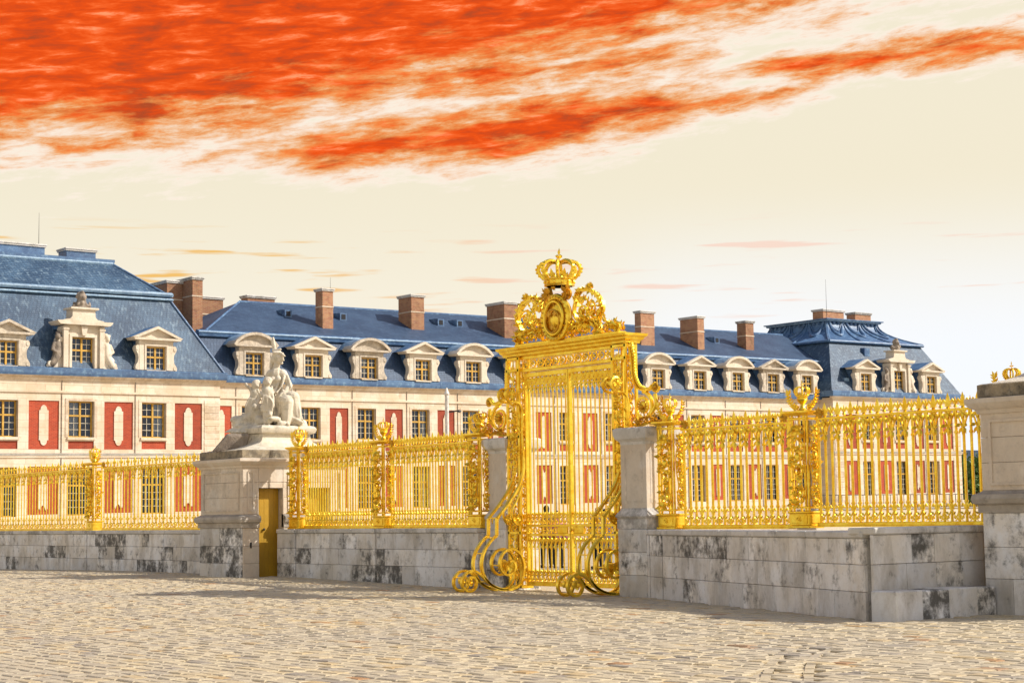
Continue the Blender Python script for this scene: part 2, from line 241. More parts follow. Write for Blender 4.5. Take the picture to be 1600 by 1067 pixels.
# ------------------------------------------------------------------ mesh builder
def V3(p): return np.array(p, float)
class MB:
    def __init__(s): s.v = []; s.f = []
    def add(s, vs, fs):
        n = len(s.v); s.v += [tuple(map(float, v)) for v in vs]; s.f += [tuple(i+n for i in f) for f in fs]; return s
    def box(s, x0, x1, y0, y1, z0, z1):
        return s.add([(x0,y0,z0),(x1,y0,z0),(x1,y1,z0),(x0,y1,z0),(x0,y0,z1),(x1,y0,z1),(x1,y1,z1),(x0,y1,z1)],
                     [(0,3,2,1),(4,5,6,7),(0,1,5,4),(1,2,6,5),(2,3,7,6),(3,0,4,7)])
    def cbox(s, x0, x1, y0, y1, z0, z1, c=0.012):
        X, Y, Z = (x0, x1), (y0, y1), (z0, z1); vs = []; idx = {}
        for i in (0, 1):
            for j in (0, 1):
                for k in (0, 1):
                    sx, sy, sz = (1-2*i)*c, (1-2*j)*c, (1-2*k)*c
                    for a in range(3):
                        q = [X[i]+sx, Y[j]+sy, Z[k]+sz]; q[a] = (X[i], Y[j], Z[k])[a]; idx[(i,j,k,a)] = len(vs); vs.append(q)
        F = []
        for a in range(3):
            b, d = (a+1) % 3, (a+2) % 3
            for e in (0, 1):
                loop = []
                for (p_, q_) in ((0,0),(1,0),(1,1),(0,1)):
                    k = [0,0,0]; k[a] = e; k[b] = p_; k[d] = q_; loop.append(idx[(*k, a)])
                F.append(tuple(loop if e else loop[::-1]))
            for p_ in (0, 1):
                for q_ in (0, 1):
                    k0 = [0,0,0]; k1 = [0,0,0]; k0[b] = k1[b] = p_; k0[d] = k1[d] = q_; k1[a] = 1
                    F.append((idx[(*k0, b)], idx[(*k1, b)], idx[(*k1, d)], idx[(*k0, d)]))
        for i in (0, 1):
            for j in (0, 1):
                for k in (0, 1): F.append((idx[(i,j,k,0)], idx[(i,j,k,1)], idx[(i,j,k,2)]))
        return s.add(vs, F)
    def prism(s, poly, a0, a1, axis=1):
        """poly: 2D points; axis = extrusion axis (0: (y,z) poly, 1: (x,z), 2: (x,y))"""
        n = len(poly); vs = []
        for a in (a0, a1):
            for (p_, q_) in poly: vs.append({0: (a,p_,q_), 1: (p_,a,q_), 2: (p_,q_,a)}[axis])
        fs = [tuple(range(n)), tuple(range(2*n-1, n-1, -1))] + [(i, (i+1) % n, n+(i+1) % n, n+i) for i in range(n)]
        return s.add(vs, fs)
    def loft(s, rings, caps=True, closed=False):
        n = len(rings[0]); vs = [p for r in rings for p in r]; fs = []; R = len(rings)
        for k in range(R if closed else R-1):
            for i in range(n): fs.append((k*n+i, k*n+(i+1) % n, ((k+1) % R)*n+(i+1) % n, ((k+1) % R)*n+i))
        if caps and not closed: fs += [tuple(range(n-1, -1, -1)), tuple(range((R-1)*n, R*n))]
        return s.add(vs, fs)
    def tube(s, path, rad, n=6, sx=1.0, closed=False):
        P = [V3(p) for p in path]; N = len(P); rad = rad if hasattr(rad, '__len__') else [rad]*N; rings = []; ref = None
        for i in range(N):
            if closed: tg = P[(i+1) % N]-P[i-1]
            else: tg = P[min(i+1, N-1)]-P[max(i-1, 0)]
            tg = tg/(np.linalg.norm(tg)+1e-12)
            if ref is None: ref = np.array([1., 0, 0]) if abs(tg[0]) < 0.9 else np.array([0, 0, 1.])
            u = ref-tg*(ref@tg); u /= np.linalg.norm(u)+1e-12; w = np.cross(tg, u); ref = u
            rings.append([P[i]+(u*math.cos(2*PI*k/n)*sx+w*math.sin(2*PI*k/n))*rad[i] for k in range(n)])
        return s.loft(rings, True, closed)
    def ribbon(s, path, w, th, side):
        """flat bar: path, width w along side vector, thickness th"""
        P = [V3(p) for p in path]; sd = V3(side); rings = []
        for i in range(len(P)):
            tg = P[min(i+1, len(P)-1)]-P[max(i-1, 0)]; tg /= np.linalg.norm(tg)+1e-12; nn = np.cross(tg, sd); nn /= np.linalg.norm(nn)+1e-12
            a, b = sd*w/2, nn*th/2; rings.append([P[i]-a-b, P[i]+a-b, P[i]+a+b, P[i]-a+b])
        return s.loft(rings)
    def lathe(s, prof, n=12, c=(0, 0, 0), sc=(1, 1)):
        rings = [[(c[0]+r*math.cos(2*PI*k/n)*sc[0], c[1]+r*math.sin(2*PI*k/n)*sc[1], c[2]+z) for k in range(n)] for r, z in prof]
        return s.loft(rings)
    def ball(s, c, r, n=8, k=6):
        r = r if hasattr(r, '__len__') else (r, r, r); rings = []
        for i in range(1, k):
            a = PI*i/k; rings.append([(c[0]+r[0]*math.sin(a)*math.cos(2*PI*j/n), c[1]+r[1]*math.sin(a)*math.sin(2*PI*j/n), c[2]-r[2]*math.cos(a)) for j in range(n)])
        b = len(s.v); s.loft(rings, False)
        t0 = len(s.v); s.v += [(c[0], c[1], c[2]-r[2]), (c[0], c[1], c[2]+r[2])]
        for j in range(n):
            s.f.append((t0, b+(j+1) % n, b+j)); q = b+(k-2)*n; s.f.append((t0+1, q+j, q+(j+1) % n))
        return s
    def leaf(s, p, d, nrm, L, Wd, T=None):
        p, d, nrm = V3(p), V3(d), V3(nrm); d = d/(np.linalg.norm(d)+1e-9); sd = np.cross(d, nrm); sd /= np.linalg.norm(sd)+1e-9; nn = np.cross(sd, d); T = T or Wd*0.35
        vs = [p, p+d*L*0.45+sd*Wd/2, p+d*L+nn*T*0.3, p+d*L*0.45-sd*Wd/2, p+d*L*0.5+nn*T, p+d*L*0.5-nn*T]
        return s.add(vs, [(0,1,4),(1,2,4),(2,3,4),(3,0,4),(1,0,5),(2,1,5),(3,2,5),(0,3,5)])
    def build(s, name, mat, parent=None, smooth=True, loc=None, xf=None, ang=40):
        me = mesh_of(s, name, mat, smooth, xf, ang); return link(name, me, parent, loc)
def mesh_of(mb, name, mat, smooth=True, xf=None, ang=40):
    vs = [xf(v) for v in mb.v] if xf else mb.v
    me = bpy.data.meshes.new(name); me.from_pydata(vs, [], mb.f); me.materials.append(MATS[mat])
    if smooth: me.shade_smooth(); me.set_sharp_from_angle(angle=math.radians(ang))
    return me
def link(name, me, parent=None, loc=None):
    o = bpy.data.objects.new(name, me); COL.objects.link(o)
    if parent is not None: o.parent = parent
    if loc is not None: o.location = loc
    return o
def tag(o, label=None, cat=None, group=None, kind=None):
    if label: o['label'] = label
    if cat: o['category'] = cat
    if group: o['group'] = group
    if kind: o['kind'] = kind
    return o
def thing(name, label, cat, loc=(0, 0, 0), group=None):
    return tag(link(name, None, None, loc), label, cat, group)
def spiral(c, r0, r1, a0, a1, n, f):
    """points of a spiral in a plane; f maps (p,q) -> 3D"""
    out = []
    for i in range(n+1):
        k = i/n; r = r0+(r1-r0)*k; a = a0+(a1-a0)*k; out.append(f(c[0]+r*math.cos(a), c[1]+r*math.sin(a)))
    return out
def smoothpath(pts, n=4):
    P = [V3(p) for p in pts]; out = []
    for i in range(len(P)-1):
        p0, p1, p2, p3 = P[max(i-1, 0)], P[i], P[i+1], P[min(i+2, len(P)-1)]
        for k in range(n):
            u = k/n; out.append(0.5*((2*p1)+(-p0+p2)*u+(2*p0-5*p1+4*p2-p3)*u*u+(-p0+3*p1-3*p2+p3)*u**3))
    out.append(P[-1]); return out
def remesh_to_mesh(mb, name, mat, voxel, smooth_it=4, ang=None):
    me = bpy.data.meshes.new(name); me.from_pydata(mb.v, [], mb.f); o = bpy.data.objects.new(name+'_tmp', me); COL.objects.link(o)
    r = o.modifiers.new('r', 'REMESH'); r.mode = 'VOXEL'; r.voxel_size = voxel
    sm = o.modifiers.new('s', 'SMOOTH'); sm.iterations = smooth_it; sm.factor = 0.5
    dg = bpy.context.evaluated_depsgraph_get(); out = bpy.data.meshes.new_from_object(o.evaluated_get(dg)); out.name = name
    bpy.data.objects.remove(o); bpy.data.meshes.remove(me)
    out.materials.clear(); out.materials.append(MATS[mat]); out.shade_smooth(); return out
def capsule(mb, p, q, r0, r1, n=10):
    p, q = V3(p), V3(q); d = q-p; L = np.linalg.norm(d)+1e-9; u = d/L; path = []; rad = []
    for a in (80, 50, 20, 0): path.append(p-u*r0*math.sin(math.radians(a))); rad.append(r0*math.cos(math.radians(a)))
    for a in (0, 20, 50, 80): path.append(q+u*r1*math.sin(math.radians(a))); rad.append(r1*math.cos(math.radians(a)))
    mb.tube(path, rad, n)
def smst(a, b, x): k = max(0, min(1, (x-a)/(b-a))); return k*k*(3-2*k)
def gz(y): return 0.16*smst(28, 42, y)*(1-0.6*smst(48, 62, y))

# ================================================================== THE SETTING: ground and paving
def build_ground():
    ys = [-900, -200, -60, 0, 10, 20] + [20+i*1.5 for i in range(1, 32)] + [75, 90, 130, 200, 400, 1200, 2600]
    xs = [-900, -200, -60, -20, 0, 10, 20, 25, 30, 40, 60, 90, 130, 200, 400, 1200, 2600]
    vs = [(x, y, gz(y)-0.03) for y in ys for x in xs]; n = len(xs)
    fs = [(j*n+i, j*n+i+1, (j+1)*n+i+1, (j+1)*n+i) for j in range(len(ys)-1) for i in range(n-1)]
    g = MB().add(vs, fs).build('ground', 'paved_ground', None, True); tag(g, 'pale stone-paved square and court floor', kind='structure'); return g
ground = build_ground()
def seg_x(y):
    """X where the paving stops (foot of the walls) at a given Y"""
    if y < 15.2: return 23.2
    if y < 17.25: return 23.2
    if y < 17.78: return 20.78
    if y < 26.1: return 20.85+(23.85-20.85)*(y-17.78)/(26.1-17.78)
    if y < 27.0: return 23.82
    if y < 31.3: return 24.6
    if y < 31.9: return 24.15
    if y < 40.6: return 24.0
    if y < 43.2: return 22.85
    return 24.0
def projpx(x, y, z=0.0):
    d = Vector((x, y, z-1.65)); k = d.dot(fwd); return (800+FPX*d.dot(cr)/k, 533.5-FPX*d.dot(cu)/k, k)
ARC = smoothpath([(11.6, 11.35, 0), (12.62, 12.15, 0), (13.75, 13.15, 0), (15.25, 14.4, 0), (16.28, 14.93, 0), (17.1, 15.13, 0), (18.0, 15.21, 0), (19.2, 15.22, 0), (20.5, 15.2, 0)], 12)
ARC2 = [p+V3((0.30, -0.30, 0)) for p in ARC]
def sett(x0, x1, y0, y1, zt, rnd, ang=0.0):
    """one paving stone: bevelled top, dropped skirt; returns (verts, faces)"""
    c = 0.018; j = lambda s: rnd.uniform(-s, s)
    q = [(x0+j(.006), y0+j(.008)), (x1+j(.006), y0+j(.008)), (x1+j(.006), y1+j(.008)), (x0+j(.006), y1+j(.008))]
    h = [zt+j(.005) for _ in range(4)]
    cx, cy = (x0+x1)/2, (y0+y1)/2
    top = [(a+(c if a < cx else -c), b+(c if b < cy else -c), hh) for (a, b), hh in zip(q, h)]
    mid = [(a, b, hh-0.012) for (a, b), hh in zip(q, h)]; bot = [(a, b, zt-0.06) for a, b in q]
    fs = [(0, 1, 2, 3)]
    for i in range(4): k = (i+1) % 4; fs += [(4+i, 4+k, k, i), (8+i, 8+k, 4+k, 4+i)]
    return top+mid+bot, fs
def build_paving():
    r = random.Random(3); stones = []
    x = 2.0; row = 0
    arcpts = np.array([p[:2] for p in ARC+ARC2])
    while x < 24.6:
        w = r.uniform(0.165, 0.225); y = 2.0 + r.uniform(0, 0.4)
        while y < 66:
            L = r.uniform(0.22, 0.42); cx, cy = x+w/2, y+L/2
            ok = cx+w/2 < seg_x(cy)
            if ok:
                px, py, k = projpx(cx, cy, gz(cy))
                ok = k > 9 and -260 < px < 1860 and py < 1240
            if ok and 10.5 < cx < 17.7 and 10 < cy < 16:
                if np.min((arcpts[:, 0]-cx)**2+(arcpts[:, 1]-cy)**2) < 0.085**2: ok = False
            if ok:
                tv = min(1, max(0, r.gauss(0.45, 0.17) + (0.28 if r.random() < 0.09 else 0) - (0.4 if r.random() < 0.05 else 0)))
                stones.append((x+0.010, x+w-0.010, y+0.009, y+L-0.009, gz(cy)+r.uniform(-.006, .006), tv, px, py, k))
            y += L
        x += w; row += 1
    inframe = sorted([s for s in stones if 5 < s[6] < 1595 and s[7] < 1062], key=lambda s: s[8])[:300]
    near = set(id(s) for s in inframe)
    mb = MB(); tint = []
    for s in stones:
        if id(s) in near: continue
        v, f = sett(*s[:5], r); mb.add(v, f); tint += [s[5]]*12
    # dark line of narrow stones in two curving rows
    for path in (ARC, ARC2):
        pts_ = [path[0]]
        for p in path[1:]:
            if np.linalg.norm(p-pts_[-1]) > .21 and p[0] < 17.6: pts_.append(p)
        for i in range(0, len(pts_)-1):
            p, q = pts_[i]+V3((r.uniform(-.01, .01), r.uniform(-.01, .01), 0)), pts_[i+1]; d = q-p; L = np.linalg.norm(d)
            if L < 0.02: continue
            d /= L; nrm = np.array([-d[1], d[0], 0])
            a, b = p+d*0.012, q-d*0.012; hw = 0.05
            base = [a-nrm*hw, b-nrm*hw, b+nrm*hw, a+nrm*hw]; zt = gz(p[1])+r.uniform(-.008, .003)
            v = [(*c[:2], zt) for c in base]+[(*c[:2], zt-0.06) for c in base]
            mb.add(v, [(0,1,2,3)]+[(4+k, 4+(k+1) % 4, (k+1) % 4, k) for k in range(4)]); tint += [r.uniform(0.15, 0.65)]*8
    o = mb.build('paving_stones', 'paving_stone', ground, False); tag(o, kind='stuff')
    at = o.data.attributes.new('tint', 'FLOAT', 'POINT'); at.data.foreach_set('value', np.array(tint, 'f'))
    for s in inframe:
        cx, cy = (s[0]+s[1])/2, (s[2]+s[3])/2
        v, f = sett(s[0]-cx, s[1]-cx, s[2]-cy, s[3]-cy, 0, r); me = mesh_of(MB().add(v, f), 'paving_stone', 'paving_stone', False)
        at = me.attributes.new('tint', 'FLOAT', 'POINT'); at.data.foreach_set('value', np.full(12, s[5], 'f'))
        link('paving_stone', me, ground, (cx, cy, s[4]))
build_paving()

# ================================================================== PALACE BUILDINGS
SLOPE = 0.009
def zs(X, extra=0.0): return SLOPE*(X-53)+extra
def holes_wall(mb, x0, x1, z0, z1, yf, holes):
    """front wall sheet with reveals; holes: (xa,xb,za,zb,depth)"""
    xs = sorted(set([x0, x1]+[h[0] for h in holes]+[h[1] for h in holes])); zz = sorted(set([z0, z1]+[h[2] for h in holes]+[h[3] for h in holes]))
    for i in range(len(xs)-1):
        run = None
        for j in range(len(zz)-1):
            cx, cz = (xs[i]+xs[i+1])/2, (zz[j]+zz[j+1])/2
            if any(h[0] < cx < h[1] and h[2] < cz < h[3] for h in holes): continue
            mb.add([(xs[i], yf, zz[j]), (xs[i+1], yf, zz[j]), (xs[i+1], yf, zz[j+1]), (xs[i], yf, zz[j+1])], [(0, 1, 2, 3)])
    for xa, xb, za, zb, d in holes:
        mb.add([(xa,yf,za),(xb,yf,za),(xb,yf,zb),(xa,yf,zb),(xa,yf+d,za),(xb,yf+d,za),(xb,yf+d,zb),(xa,yf+d,zb)], [(0,4,5,1),(1,5,6,2),(2,6,7,3),(3,7,4,0)])
def window_meshes(w, h, tfrac, up, lo, key):
    """casement: frame / muntins / glass, origin bottom centre, faces -Y"""
    f = MB(); a = 0.075
    f.box(-w/2, -w/2+a, -0.04, 0.04, 0, h); f.box(w/2-a, w/2, -0.04, 0.04, 0, h); f.box(-w/2+a, w/2-a, -0.04, 0.04, 0, a); f.box(-w/2+a, w/2-a, -0.04, 0.04, h-a, h)
    f.box(-0.055, 0.055, -0.06, 0.03, a, h-a); zt = h*tfrac; f.box(-w/2+a, -0.056, -0.05, 0.03, zt-0.05, zt+0.05); f.box(0.056, w/2-a, -0.05, 0.03, zt-0.05, zt+0.05)
    fm = mesh_of(f, 'window_frame', 'window_ochre', False)
    mb = MB(); t_ = 0.016
    for s_ in (-1, 1):
        xa, xb = (0.056, w/2-a); cols = 2
        xm = (xa+xb)/2*s_; mb.box(xm-t_, xm+t_, -0.02, 0.01, a, zt-0.05); mb.box(xm-t_, xm+t_, -0.02, 0.01, zt+0.05, h-a)
        for (z0, z1, n) in ((a, zt-0.05, lo), (zt+0.05, h-a, up)):
            for k in range(1, n):
                z = z0+(z1-z0)*k/n; q0, q1 = sorted((xa*s_, xb*s_)); mb.box(q0, q1, -0.018, 0.008, z-t_, z+t_)
    mm = mesh_of(mb, 'glazing_bars', 'muntin_white', False)
    g = MB(); g.add([(-w/2+.03, 0.012, .03), (w/2-.03, 0.012, .03), (w/2-.03, 0.012, h-.03), (-w/2+.03, 0.012, h-.03)], [(0, 1, 2, 3)])
    gm = mesh_of(g, 'glass', 'window_glass', False)
    c = MB(); n = 12
    for i in range(n):
        xa = 0.05+(w/2-0.1)*i/n; xb = 0.05+(w/2-0.1)*(i+1)/n; da, db = 0.12+0.03*(i % 2), 0.12+0.03*((i+1) % 2)
        c.add([(xa, da, .05), (xb, db, .05), (xb, db, h-.08), (xa, da, h-.08)], [(0, 1, 2, 3)])
    cm = mesh_of(c, 'curtain', 'curtain', True)
    return fm, mm, gm, cm
WIN = {'pav_up': window_meshes(1.5, 2.10, 0.60, 2, 3, 'a'), 'pav_lo': window_meshes(1.5, 2.80, 0.62, 2, 4, 'b'),
       'mid_up': window_meshes(1.36, 2.06, 0.60, 2, 3, 'c'), 'mid_lo': window_meshes(1.36, 2.80, 0.62, 2, 4, 'd'), 'dorm': window_meshes(1.26, 1.42, 0.56, 2, 2, 'e'), 'grand': window_meshes(1.36, 1.78, 0.58, 2, 3, 'f')}
def put_window(b, key, x, y, z, curtain=None):
    fm, mm, gm, cm = WIN[key]
    w = link('window', fm, b, (x, y, z)); link('glazing_bars', mm, w); link('glass', gm, w)
    if curtain: c = link('curtain', cm, w); c.scale = (curtain, 1, 1)
    return w
def tablet_poly(hw, z0, z1, kind):
    zc = (z0+z1)/2; pts = []
    if kind == 'round':   # shouldered round ends
        r = hw*0.72
        top = [(hw, z1-0.34), (hw, z1-0.30), (r, z1-0.30)]+[(r*math.cos(a), z1-0.30+0.30*math.sin(a)) for a in [PI*k/8 for k in range(1, 8)]]+[(-r, z1-0.30), (-hw, z1-0.30)]
        return top+[(x, 2*zc-z) for x, z in reversed(top)]
    top = [(hw, z1-0.10), (hw*0.62, z1-0.10), (hw*0.62, z1)]+[(hw*0.5*math.cos(a), z1-0.30*math.sin(a)) for a in [PI*k/8 for k in range(1, 8)]]+[(-hw*0.62, z1), (-hw*0.62, z1-0.10), (-hw, z1-0.10)]
    return top+[(x, 2*zc-z) for x, z in reversed(top)]
PANEL = {}
def brick_panel(b, x, yf, hw, z0, z1, kind, s):
    k = (round(hw, 2), round(z1-z0, 2), kind)
    if k not in PANEL:
        h = z1-z0; mb = MB(); mb.add([(-hw, 0, 0), (hw, 0, 0), (hw, 0, h), (-hw, 0, h)], [(0, 1, 2, 3)])
        t_ = None
        if kind: tb = MB().prism(tablet_poly(hw*0.31, h*0.08, h*0.91, kind), -0.045, 0.02, 1); t_ = mesh_of(tb, 'stone_tablet', 'facade_stone', False)
        PANEL[k] = (mesh_of(mb, 'brick_panel', 'red_brick', False), t_)
    pm, tm = PANEL[k]; o = link('brick_panel', pm, b, (x, yf+0.055, z0+s))
    if tm: link('stone_tablet', tm, o)
def dormer_meshes(kind):
    st = MB(); d = 0.5
    st.cbox(-1.12, -0.64, 0, d, 0, 1.44); st.cbox(0.64, 1.12, 0, d, 0, 1.44); st.cbox(-1.12, 1.12, 0.004, d, 1.42, 1.82); st.box(-0.64, 0.64, -0.03, d, -0.06, 0.02)
    st.cbox(-0.78, -0.66, -0.035, 0.1, 0.02, 1.46, .008); st.cbox(0.66, 0.78, -0.035, 0.1, 0.02, 1.46, .008); st.cbox(-0.78, 0.78, -0.035, 0.1, 1.462, 1.57, .008)
    for s_ in (-1, 1):
        prof = [(1.10, 0), (1.37, 0), (1.38, .16), (1.31, .30), (1.20, .46), (1.16, .70), (1.18, .92), (1.26, 1.06), (1.34, 1.20), (1.34, 1.40), (1.26, 1.50), (1.10, 1.50)]
        st.prism([(x*s_, z) for x, z in prof], 0.02, 0.42, 1)
        st.tube([(1.24*s_, -0.02, 1.30), (1.24*s_, 0.46, 1.30)], 0.11, 8); st.tube([(1.25*s_, -0.02, 0.14), (1.25*s_, 0.46, 0.14)], 0.12, 8)
    st.prism([(-1.6, 1.93), (-1.5, 1.80), (1.5, 1.80), (1.6, 1.93)], -0.24, 0.8, 1)
    cap = MB()
    if kind == 'triangle':
        out = [(-1.66, 1.934), (0, 2.66), (1.66, 1.934)]
        st.prism([(-1.66, 1.93), (0, 2.64), (0, 2.48), (-1.30, 1.93)], -0.26, 0.85, 1); st.prism([(1.66, 1.93), (1.30, 1.93), (0, 2.48), (0, 2.64)], -0.26, 0.85, 1)
        st.prism([(-1.3, 1.93), (0, 2.48), (1.3, 1.93)], 0.02, 0.8, 1)
        cap.prism([(-1.62, 1.96), (0, 2.68), (1.62, 1.96)], 0.1, 2.9, 1)
    else:
        a0 = math.radians(52); R = 1.62/math.sin(a0); zc = 1.93-R*math.cos(a0); N = 12
        arc = lambda r, z_: [(r*math.sin(-a0+2*a0*i/N), z_+r*math.cos(-a0+2*a0*i/N)) for i in range(N+1)]
        o_, i_ = arc(R, zc), arc(R-0.17, zc)
        for k in range(N): st.prism([o_[k], o_[k+1], i_[k+1], i_[k]], -0.26, 0.85, 1)
        st.prism([(-1.45, 1.93)]+[q for q in arc(R-0.15, zc) if q[1] > 1.94]+[(1.45, 1.93)], 0.02, 0.8, 1)
        cap.prism([(-1.6, 1.96)]+[(x*0.98, z+0.025) for x, z in o_]+[(1.6, 1.96)], 0.1, 2.9, 1)
    ck = MB(); ck.box(-1.06, -0.9, 0.46, 2.6, 0, 1.85)
    inn = MB(); inn.box(-0.9, 0.9, 1.1, 1.15, 0, 1.8); inn.box(-0.9, 0.9, 0.3, 1.1, -0.06, 0.0)
    return mesh_of(st, 'dormer', 'dormer_stone', True, None, 35), mesh_of(cap, 'dormer_roof', 'lead_light' if kind == 'arch' else 'lead', False), mesh_of(ck, 'dormer_cheek', 'lead', False), mesh_of(inn, 'dormer_interior', 'interior_dark', False)
DORM = {k: dormer_meshes(k) for k in ('triangle', 'arch')}
def put_dormer(b, kind, x, y, z, curtain=None):
    st, cap, ck, inn = DORM[kind]; d = link('dormer', st, b, (x, y, z)); link('dormer_roof', cap, d); link('dormer_cheek', ck, d); link('dormer_cheek', ck, d, (1.96, 0, 0)); link('dormer_interior', inn, d)
    fm, mm, gm, cm = WIN['dorm']; w = link('dormer_window', fm, d, (0, 0.22, 0.0)); link('dormer_glazing_bars', mm, d, (0, 0.22, 0)); link('dormer_glass', gm, d, (0, 0.22, 0))
    if curtain: c = link('dormer_curtain', cm, d, (0, 0.22, 0)); c.scale = (curtain, 1, 1)
def grand_dormer(b, x, y, z):
    st = MB(); d = 0.7
    st.cbox(-1.12, -0.68, 0, d, 0, 1.85); st.cbox(0.68, 1.12, 0, d, 0, 1.85); st.cbox(-1.12, 1.12, 0.004, d, 1.83, 2.5)
    for s_ in (-1, 1):
        st.cbox(*sorted((s_*0.98, s_*1.28)), -0.16, d, 0, 2.42); st.cbox(*sorted((s_*0.94, s_*1.32)), -0.20, d, 2.2, 2.32, .01)
    st.cbox(-0.86, 0.86, -0.05, 0.1, 1.80, 1.98, .01); st.cbox(-.86, -.70, -.05, .1, 0, 1.80, .01); st.cbox(.70, .86, -.05, .1, 0, 1.80, .01)
    st.prism([(-.12, 1.9), (.12, 1.9), (.2, 2.45), (-.2, 2.45)], -0.2, 0.02, 1)
    st.prism([(-1.55, 2.5), (1.55, 2.5), (1.72, 2.66), (1.72, 2.72), (-1.72, 2.72), (-1.72, 2.66)], -0.36, 1.0, 1)
    prof = [(-1.35, 2.72), (-1.2, 2.80), (-0.85, 2.86), (-0.72, 3.0), (-0.70, 3.42), (0.70, 3.42), (0.72, 3.0), (0.85, 2.86), (1.2, 2.80), (1.35, 2.72)]
    st.prism(prof, -0.1, 0.8, 1); st.cbox(-0.88, 0.88, -0.24, 0.9, 3.42, 3.54, .02)
    for s_ in (-1, 1):  # big side volutes
        prof = [(1.25, 0), (2.2, 0), (2.22, .12), (2.02, .28), (1.74, .50), (1.58, .85), (1.52, 1.25), (1.56, 1.55), (1.46, 1.75), (1.25, 1.8)]
        st.prism([(q*s_, w) for q, w in prof], 0.05, 0.6, 1); st.tube([(1.98*s_, -0.02, .2), (1.98*s_, .62, .2)], .17, 10); st.tube([(1.4*s_, -0.02, 1.62), (1.4*s_, .62, 1.62)], .15, 10)
    D = st.build('grand_dormer', 'dormer_stone', b, True, (x, y, z), None, 35)
    tp = MB(); r = random.Random(int(x*10))   # carved trophies: helmet group on top, figures at the sides
    capsule(tp, (0, .3, 3.54), (0, .3, 3.9), .38, .30); tp.ball((0, .25, 4.2), (.27, .27, .30)); tp.ball((0, .2, 4.46), (.13, .2, .12)); tp.ball((.02, 0, 4.12), (.12, .12, .14))
    for k in range(16):
        a = r.uniform(0, 2*PI); tp.ball((.5*math.cos(a), .3+.3*math.sin(a), 3.62+r.uniform(0, .3)), r.uniform(.07, .14), 6, 4)
    for k in range(9): a = PI*k/8; capsule(tp, (.18*math.cos(a), .3, 4.15+.2*math.sin(a)), (.34*math.cos(a), .34, 4.15+.38*math.sin(a)), .07, .05, 6)
    link('carved_helmet', remesh_to_mesh(tp, 'carved_helmet', 'dark_sculpture_stone', .05, 2), D)
    for s_ in (-1, 1):
        fg = MB(); X = 1.55*s_
        capsule(fg, (X, .1, .75), (X-.05*s_, .15, 1.35), .27, .24); fg.ball((X, .05, 1.78), (.17, .18, .22)); capsule(fg, (X, .1, 1.4), (X, .08, 1.62), .1, .1)
        capsule(fg, (X+.2*s_, .1, 1.4), (X+.36*s_, 0, 1.0), .1, .08); capsule(fg, (X+.36*s_, 0, 1.0), (X+.1*s_, -.1, .85), .08, .07); capsule(fg, (X, .1, .7), (X+.3*s_, .05, .2), .26, .2)
        for k in range(10): fg.ball((X+r.uniform(-.3, .4)*s_, r.uniform(-.05, .3), r.uniform(.15, .7)), r.uniform(.08, .15), 6, 4)
        for k in range(6): fg.ball((X+r.uniform(-.2, .2), .12, 1.95+r.uniform(0, .1)), .09, 6, 4)
        link('carved_bust', remesh_to_mesh(fg, 'carved_bust', 'dark_sculpture_stone' if s_ < 0 else 'dormer_stone', .045, 2), D)
    cp = MB(); cp.prism([(-1.3, 2.3), (-1.3, 2.73), (-.75, 2.9), (.75, 2.9), (1.3, 2.73), (1.3, 2.3)], .7, 2.4, 1); cp.box(-1.1, -.95, .7, 2.0, 0, 2.4); cp.box(.95, 1.1, .7, 2.0, 0, 2.4); cp.build('dormer_roof', 'lead', D, False)
    inn = MB(); inn.box(-.95, .95, 1.1, 1.15, 0, 2.2); inn.build('dormer_interior', 'interior_dark', D, False)
    fm, mm, gm, cm = WIN['grand']; link('dormer_window', fm, D, (0, 0.28, 0.02)); link('dormer_glazing_bars', mm, D, (0, 0.28, 0.02)); link('dormer_glass', gm, D, (0, 0.28, .02))
def chimney(b, x0, x1, y0, y1, z0, z1, name='chimney', mat='chimney_brick', band=True):
    mb = MB(); mb.cbox(x0, x1, y0, y1, z0, z1-0.16, .02); o = mb.build(name, mat, b, False)
    c = MB(); c.cbox(x0-.07, x1+.07, y0-.07, y1+.07, z1-.19, z1-.10, .015); c.cbox(x0-.11, x1+.11, y0-.11, y1+.11, z1-.098, z1, .02); c.build('chimney_cap', 'coping_stone', o, False)
    if band: k = MB(); k.box(x0-.025, x1+.025, y0-.025, y1+.025, z1-1.28, z1-1.20); k.build('chimney_band', 'facade_stone', o, False)
    f = MB(); f.box(x0-.12, x1+.12, y0-.14, y1+.05, z0-.5, z0+.10)
    return o
def roof_sheet(b, name, mat, quads, xf, thick=0.0):
    mb = MB()
    for q in quads: mb.add(q, [tuple(range(len(q)))])
    return mb.build(name, mat, b, False, None, xf)
def quoins(b, xc, y0, zlist, w, xf, d):
    mb = MB(); mb.cbox(-w/2, w/2, -0.03, d, 0.012, 0.398, .02); me = mesh_of(mb, 'quoin', 'facade_stone', False)
    for z in zlist: o = link('quoin', me, b, xf((xc, y0, z)))
